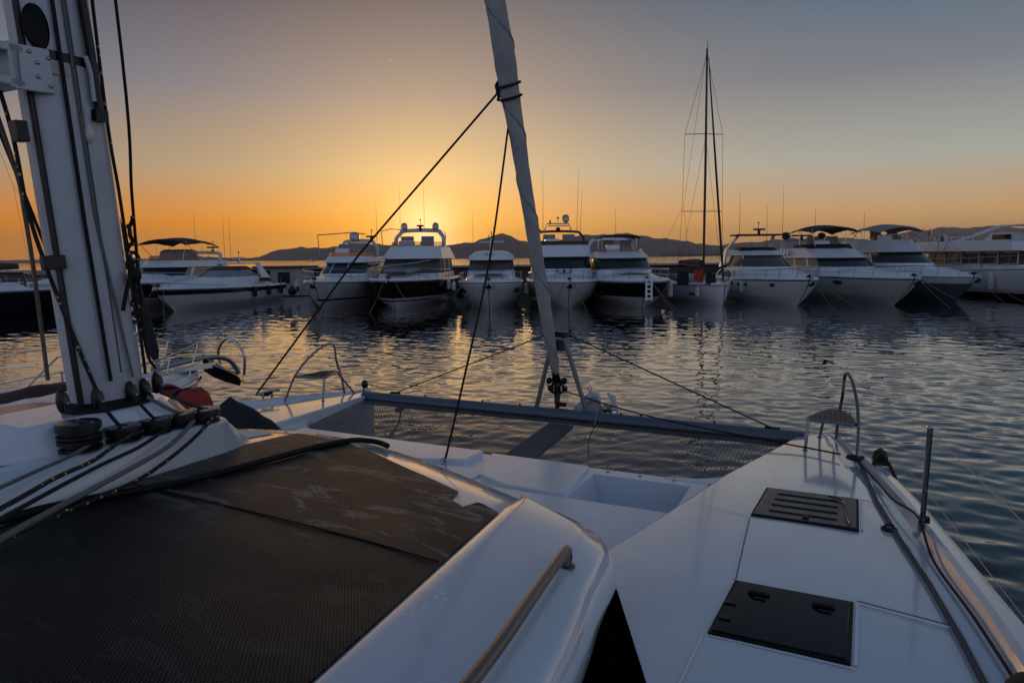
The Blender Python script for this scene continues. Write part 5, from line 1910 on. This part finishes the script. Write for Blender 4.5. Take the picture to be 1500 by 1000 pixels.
# ---- black mesh cover on the coachroof
def cover():
    mb = MB()
    vl = lambda u: interp(u, [(-2.6, .95), (-.73, .43), (-.12, .262), (.21, .19), (.8, .0), (1.35, -.05)])
    vr = lambda u: interp(u, [(-2.6, 2.25), (-.83, 2.03), (.67, 1.81), (1.4, 1.70)])
    FR = [(-.06, 1.345), (.20, 1.32), (.46, 1.262), (.8, 1.12), (1.11, .975), (1.515, .81), (1.524, .69), (1.648, .625), (1.668, .735), (1.70, .735), (1.82, .672)]
    rows = []
    us = list(np.linspace(-2.6, .5, 50)) + list(np.linspace(.52, 1.34, 64))
    def t_of(v):
        u = interp(v, FR)
        return (v - vl(u)) / (vr(u) - vl(u))
    ts = sorted(set([j / 110 for j in range(111)] + [min(1, max(0, t_of(v))) for v in (1.514, 1.516, 1.521, 1.523, 1.647, 1.649, 1.667, 1.669, 1.70)]))
    ts = [t for t in ts if not any(abs(t - t_of(v)) < .004 and abs(t - t_of(v)) > 1e-9 and t * 110 == int(t * 110) for v in (1.515, 1.522, 1.648, 1.668))]
    for t in ts:
        row = []
        for k in range(70):
            s = k / 69
            uf = .9
            for _ in range(40):
                uf = interp(vl(uf) + (vr(uf) - vl(uf)) * t, FR)
            u = -2.6 + (uf + 2.6) * s
            v = vl(u) + (vr(u) - vl(u)) * t
            z = roofz(u, v) + .010 + .0025 * math.sin(u * 5 + v * 3) * math.sin(v * 7 - u * 2)
            row.append(c(u, v, z))
        rows.append(row)
    mb.grid(rows, COVER)
    edge = [r[-1] for r in rows] + [p for p in reversed(rows[-1][:-1])]
    mb.rings([edge, [p - Vector((0, 0, .010)) for p in edge]], COVER, False)
    # stitched seam and hem
    sm = [c(u, v, roofz(u, v) + .0145) for u, v in [(-.09, .30), (-.09, .6), (-.06, 1.12), (-.02, 1.6), (.0, 1.9)]]
    mb.tube(spline(sm, 8), .006, RUBBER, 6, flat=.5)
    return place(mb, 'mesh_cover', c(-.3, 1.2, 1.9), 'black woven mesh sun cover with pale salt stains lying on the coachroof', 'cover', sharp=60)


cover()
sp_ = [(-1.8, .72), (-1.2, .53), (-.68, .41), (-.44, .40), (-.03, .47), (.3, .47), (.62, .45), (.96, .43), (1.28, .45), (1.37, .52), (1.38, .60), (1.33, .70)]
mb = MB(); mb.tube(spline([c(u, v, roofz(u, v) + .028) for u, v in sp_], 8), .0175, RUBBER, 10); place(mb, 'hose', c(.3, .47, 1.95), 'thick black hose lying across the mesh cover', 'hose')

# ---- furled foresail
def fs(z):
    return 5.93 - .39 * (z - 1.4)
t = thing('furled_sail', 'furled foresail in grey white cover rising diagonally from the crossbeam', 'sail', CATM @ c(5.93, 0, 1.1), YAW)
def q(u, v, z):
    return c(u - 5.93, v, z - 1.1)
mb = MB()
rings = []
n = 26
for i in range(150):
    z = 1.52 + (19 - 1.52) * (i / 149) ** 1.6
    r = interp(z, [(1.5, .040), (1.62, .056), (1.9, .068), (2.3, .078), (3, .080), (3.6, .078), (4.2, .086), (4.7, .102), (4.95, .116), (5.2, .112), (5.6, .100), (7, .1), (12, .075), (19, .03)])
    ring = []
    for k in range(n):
        a = 2 * PI * k / n
        # spiral wrap: a soft step that winds up the stay, and creases
        ph = (a / (2 * PI) + z * 1.15) % 1.0
        rr = r * (1 + .15 * (ph ** 3 - .4) + .035 * math.sin(3 * a + z * 7) + .02 * math.sin(z * 23 + a * 2))
        ring.append(q(fs(z) + rr * math.sin(a) * .93, rr * math.cos(a), z + rr * math.sin(a) * .36))
    rings.append(ring)
mb.rings(rings, SAIL, True, True, True)
sail_o = mb.build('sail', t, sharp=70)
mb = MB()
pts = []
for i in range(900):
    z = 1.6 + 8.4 * i / 899
    a = -2 * PI * z * 1.15
    r = interp(z, [(1.5, .040), (1.62, .056), (1.9, .068), (2.3, .078), (3, .080), (3.6, .078), (4.2, .086), (4.7, .102), (4.95, .116), (5.2, .112), (5.6, .100), (7, .1), (12, .075), (19, .03)]) * 1.065
    pts.append(q(fs(z) + r * math.sin(a) * .93, r * math.cos(a), z + r * math.sin(a) * .36))
mb.tube(pts, .0045, mat('sail leech tape', (.16, .16, .17), .8), 5)
mb.build('leech_tape', sail_o)
mb = MB()
for zz in (4.80, 4.68):
    r = interp(zz, [(4.2, .088), (4.7, .104), (4.95, .118)]) * 1.10
    mb.tube([q(fs(zz) + r * math.sin(a) * .93, r * math.cos(a), zz + r * math.sin(a) * .36 + .012 * math.cos(a)) for a in np.linspace(0, 2 * PI, 22)], .014, ROPEB, 6)
mb.ball(q(fs(4.76), -.125, 4.76), (.035, .035, .07), ROPEB, 10)
mb.tube(spline([q(fs(4.8), -.12, 4.85), q(fs(4.8), -.15, 4.80), q(fs(4.75), -.13, 4.72), q(fs(4.7), -.15, 4.66)], 5), .016, ROPEB, 6)
mb.build('lashing', t)
mb = MB()
mb.tube([q(fs(1.56), 0, 1.56), q(fs(1.42), 0, 1.42)], [.045, .055], BLACK, 14)
mb.lathe(q(5.95, 0, 1.26), [(.05, 0), (.085, .005), (.085, .02), (.045, .03), (.045, .09), (.08, .10), (.08, .115), (.05, .16), (.04, .2)], BLACK, 20)
mb.build('furler_drum', t)
mb = MB()
for v, z in ((-.105, 1.42), (.10, 1.43), (-.085, 1.32), (.105, 1.33)):
    mb.ball(q(5.93, v, z), (.042, .042, .045), BLACK, 10)
mb.tube([q(5.92, .125 * math.cos(a), 1.36 + .11 * math.sin(a)) for a in np.linspace(0, 2 * PI, 20)], .008, STEEL, 6)
mb.build('furler_guard', t)
mb = MB()
mb.tube([q(5.95, 0, 1.27), q(5.93, .0, 1.14), q(5.90, .02, 1.08)], [.045, .035, .03], BLACK, 10)
mb.box(q(5.86, .10, 1.14), (.10, .06, .05), BLACK)
mb.build('toggle', t)

# ropes from the sail to the boat
rope([(fs(4.74), -.14, 4.74), (4.42, -1.9, 3.05), (4.42, -4.02 + .35, 1.24)], .013, ROPEB, 'black line stretched from the furled sail down past the port bow seat', sp=False)
rope([(fs(4.45), -.07, 4.45), (4.25, -.07, 3.0), (3.62, -.07, 1.75), (3.26, -.07, ZB + .03)], .0115, ROPEB, 'black line hanging from the furled sail to the white foredeck')
mb = MB(); mb.tube([c(3.24, -.07 + .03 * math.cos(a), ZB + .045 + .03 * math.sin(a)) for a in np.linspace(0, 2 * PI, 12)], .006, STEEL, 6); mb.build('pad_eye', cat)
rope([(5.93, .09, 1.30), (5.5, 1.4, 1.16), (4.74, 3.30, deckz(4.74) + .05)], .0085, ROPEB, 'thin furling line from the furler drum to the starboard bow')
mb = MB(); mb.ball(c(4.70, 3.40, deckz(4.7) + .04), (.06, .05, .028), BLACK, 12); mb.lathe(c(4.62, 3.47, deckz(4.62) + .02), [(.03, 0), (.035, .03), (.02, .06)], BLACK, 12); mb.build('turning_block', cat)
rope([(4.66, 3.42, deckz(4.66) + .045), (3.9, 3.56, deckz(3.9) + .03), (3.3, 3.64, deckz(3.3) + .05), (2.80, 3.74, deckz(2.8) + .09), (2.2, 3.77, deckz(2.2) + .01), (1.4, 3.86, deckz(1.4) + .01), (.2, 3.96, deckz(.2) + .01)], .0075, ROPEB, 'black furling line running aft along the starboard toe rail')
for k, lab in ((0, 'flat dark webbing line on the starboard deck, inner strand'), (.016, 'flat dark webbing line on the starboard deck, outer strand')):
    mb = MB(); strip(mb, [(u, v + k) for u, v in [(4.72, 3.44), (4.2, 3.475), (3.3, 3.53), (2.55, 3.61), (1.8, 3.70), (1.2, 3.755), (.5, 3.80), (-.5, 3.86)]], .013, mat('grey webbing', (.05, .05, .055), .7), deckz, .020)
    strip(mb, [(u, v + k) for u, v in [(4.72, 3.44), (4.2, 3.475), (3.3, 3.53), (2.55, 3.61), (1.8, 3.70), (1.2, 3.755), (.5, 3.80), (-.5, 3.86)]], .013, MATS['grey webbing'], deckz, .016)
    place(mb, 'webbing_line', c(2.5, 3.6, deckz(2.5)), lab, 'rope', 'webbing lines on the starboard deck')
mb = MB(); mb.lathe(c(2.70, 3.58, deckz(2.7) + .008), [(.05, 0), (.05, .008), (.02, .012)], BLACK, 16); mb.tube([c(2.70, 3.55, deckz(2.7) + .012), c(2.70, 3.56, deckz(2.7) + .035), c(2.70, 3.60, deckz(2.7) + .035), c(2.70, 3.61, deckz(2.7) + .012)], .008, BLACK, 6); mb.build('pad_eye', cat)
mb = MB(); mb.box(c(2.715, 3.77, deckz(2.7) + .10), (.06, .05, .04), BLACK); mb.build('rope_clip', cat, bevel=.008)
# mooring fairlead on the starboard bulwark, and port bow fittings
mb = MB()
mb.box(c(4.42, 3.60, deckz(4.42) + .075), (.05, .16, .03), DSTEEL)
for uu in (4.34, 4.43, 4.50):
    mb.rings([[c(uu, 3.54, deckz(4.4) + .07), c(uu, 3.67, deckz(4.4) + .07), c(uu, 3.66, deckz(4.4) + .15), c(uu, 3.61, deckz(4.4) + .185), c(uu, 3.56, deckz(4.4) + .15)], [c(uu + .022, 3.54, deckz(4.4) + .07), c(uu + .022, 3.67, deckz(4.4) + .07), c(uu + .022, 3.66, deckz(4.4) + .15), c(uu + .022, 3.61, deckz(4.4) + .185), c(uu + .022, 3.56, deckz(4.4) + .15)]], BLACK, True, True, True)
mb.tube([c(4.33, 3.61, deckz(4.4) + .13), c(4.54, 3.61, deckz(4.4) + .13)], .03, RUBBER, 12)
mb.tube([c(4.30, 3.66, deckz(4.4) + .12), c(4.24, 3.72, deckz(4.4) + .0), c(4.22, 3.735, deckz(4.4) - .12)], .016, BLACK, 8)
mb.tube([c(4.36, 3.56, deckz(4.4) + .09), c(4.48, 3.55, deckz(4.4) + .09)], .010, BRASS, 8)
mb.build('fairlead', cat, bevel=.004)
mb = MB()
zc_ = deckz(4.5) + .06
mb.tube([c(4.34, -3.58, zc_ + .075), c(4.52, -3.56, zc_ + .08), c(4.70, -3.54, zc_ + .075)], .017, DSTEEL, 8)
for u in (4.44, 4.60):
    mb.tube([c(u, -3.57, zc_ - .02), c(u, -3.57, zc_ + .08)], .016, DSTEEL, 8)
mb.build('cleat', cat)
mb = MB()
mb.tube(spline([c(4.52 + .05 * math.cos(k * 1.1) + .004 * k - .05, -3.56 + .03 * math.sin(k * 1.7), zc_ + .03 + .045 * abs(math.sin(k * .9))) for k in range(22)], 4), .011, ROPEB, 6)
place(mb, 'coiled_rope', c(4.5, -3.56, zc_), 'dark rope wound on the port bow cleat', 'rope')
mb = MB()
mb.lathe(c(6.0, -3.12, deckz(6.0)), [(.03, 0), (.028, .05), (.045, .08), (.05, .13), (.03, .17), (.01, .18)], BLACK, 12)
mb.box(c(5.98, -3.05, deckz(6) + .04), (.09, .07, .06), GEL)
mb.build('bow_fitting', cat, bevel=.01)
mb = MB()
mb.tube([c(5.62, -2.2, .97), c(5.2, -1.95, .86), c(4.6, -1.7, .78)], .012, BLACK, 6); mb.box(c(5.5, -2.15, .95), (.06, .14, .05), BLACK); mb.build('net_strop', cat)
mb = MB()
mb.tube([c(5.62, .62, .98), c(5.0, .75, .94), c(4.3, 1.0, .955)], .006, BLACK, 6); mb.build('net_strop', cat)

# ---- loose things on deck
mb = MB()
secs = []
for i, s in enumerate(np.linspace(0, 1, 9)):
    w = .16 * (1 - .35 * abs(2 * s - 1) ** 3)
    hgt = (.25 + .04 * math.sin(s * 9)) * (1 - .25 * abs(2 * s - 1) ** 4)
    sec = []
    for k in range(14):
        a = 2 * PI * k / 14
        sec.append(c(1.36 + w * math.copysign(abs(math.cos(a)) ** .6, math.cos(a)) + .05 * s, -1.56 + .52 * s, 1.78 + hgt * .5 + hgt * .5 * math.copysign(abs(math.sin(a)) ** .6, math.sin(a)) + .012 * math.sin(k * 2.3 + i)))
    secs.append(sec)
mb.rings(secs, RED, True, True, True)
t = place(mb, 'bag', c(1.3, -1.3, 1.80), 'red canvas bag with black straps behind the organisers', 'bag')
mb = MB()
for s in (.3, .72):
    mb.tube([Vector(p) - c(1.3, -1.3, 1.80) for p in [c(1.37 + .172 * math.cos(a), -1.56 + .52 * s + .02 * math.sin(a), 1.905 + .14 * math.sin(a)) for a in np.linspace(0, 2 * PI, 18)]], .014, RUBBER, 6)
mb.build('strap', t)
mb = MB()
rows = []
for i, s in enumerate(np.linspace(0, 1, 12)):
    row = []
    for j, tt in enumerate(np.linspace(0, 1, 10)):
        u = 2.55 + .55 * tt
        v = -2.55 + .95 * s
        z = 1.06 + (.60 - .30 * s) * (math.sin(PI * min(max(tt, .02), .98)) ** .5) * (1 - s ** 6) * min(1, 5 * s + .3) + .015 * math.sin(i * 1.7 + j * 2.1)
        row.append(c(u, v, z))
    rows.append(row)
mb.grid(rows, CANVAS)
place(mb, 'tarpaulin', c(2.8, -2.1, 1.06), 'black tarpaulin heap on the port foredeck beyond the red bag', 'tarpaulin')
mb = MB()
rows = [[c(.0 + 1.1 * s, -2.0 + .4 * t_ - .1 * s, zp(0) - .04 + .04 * math.sin(PI * t_) * (.6 + .4 * math.sin(s * 11)) * min(1, 6 * s, 6 * (1 - s)) + .004 * math.sin(s * 30)) for t_ in np.linspace(0, 1, 9)] for s in np.linspace(0, 1, 20)]
mb.grid(rows, mat('dark red cloth', (.06, .012, .014), .85, var=.5, vscale=6))
place(mb, 'folded_cloth', c(.4, -1.6, zp(0)), 'dark red folded cloth on the roof aft of the mast', 'cloth')
# black bag at the lower corner of the starboard side deck
mb = MB()
mb.rings([[c(.62 + .46 * s - .32, 3.93 + .13 * math.cos(a) * (1 - abs(2 * s - 1) ** 4 * .6), deckz(.5) + .07 + .09 * math.sin(a) * (1 - abs(2 * s - 1) ** 4 * .5) + .008 * math.sin(a * 3 + s * 7)) for a in np.linspace(0, 2 * PI, 33)[:-1]] for s in np.linspace(0, 1, 21)], CANVAS, True, True, True)
place(mb, 'bag', c(.55, 3.8, deckz(.5)), 'black fabric bag on the starboard side deck by the toe rail', 'bag')

# ---- neighbouring sailing yacht moored on the port side, bow level with ours
nb = CATM @ c(5.85, -6.5, 0)
s = sailing_yacht('white sailing yacht moored close alongside the catamaran beyond the mast', nb.x, nb.y, 12, 3.6, 1.10, R(154.3), [(-9, W_)], 15, 4.5, [(5, 1.2), (9.5, 1.1)], furl=None, boom=False, mm=ALU, rail_h=.5, rail_k=.65)
mb = MB()
a_, b_ = Vector((0, .75, 1.45)), Vector((0, 4.4, 16.0))
mb.tube([a_, a_.lerp(b_, .01), a_.lerp(b_, .06), a_.lerp(b_, .3), a_.lerp(b_, .9)], [.04, .085, .11, .11, .04], DARKSAIL, 12)
mb.lathe(a_ - Vector((0, 0, .12)), [(.05, 0), (.09, .01), (.09, .03), (.05, .05), (.05, .1), (.08, .12)], STEEL, 14)
mb.build('furled_genoa', s.root)
mb = MB()
# anchor on the bow roller: curved plough with a roll bar
rows = []
for i, tt in enumerate(np.linspace(0, 1, 8)):
    w = .20 * math.sin(PI * (.12 + .80 * tt))
    rows.append([(q_ * w, -.15 - .50 * tt, 1.36 - .12 * math.sin(tt * 2.2) - .20 * tt ** 2 - .10 * abs(q_)) for q_ in (-1, -.5, 0, .5, 1)])
mb.grid(rows, DSTEEL)
mb.grid([[(p[0], p[1], p[2] - .03) for p in r] for r in rows], DSTEEL)
mb.tube(spline([(-.17, -.52, 1.10), (-.2, -.50, 1.36), (0, -.48, 1.52), (.2, -.50, 1.36), (.17, -.52, 1.10)], 5), .016, STEEL, 8)
mb.tube(spline([(0, .5, 1.30), (0, -.1, 1.34), (0, -.45, 1.28), (0, -.60, 1.10)], 4), .028, DSTEEL, 8)
mb.box((0, -.02, 1.26), (.16, .4, .06), STEEL)
AX, AY, AZ = 0, -.1, 1.30
mb.v = [(AX + (x - AX) * 1.55, AY + (yy - AY) * 1.55, AZ + (z - AZ) * 1.55) for x, yy, z in mb.v]
mb.build('anchor', s.root)
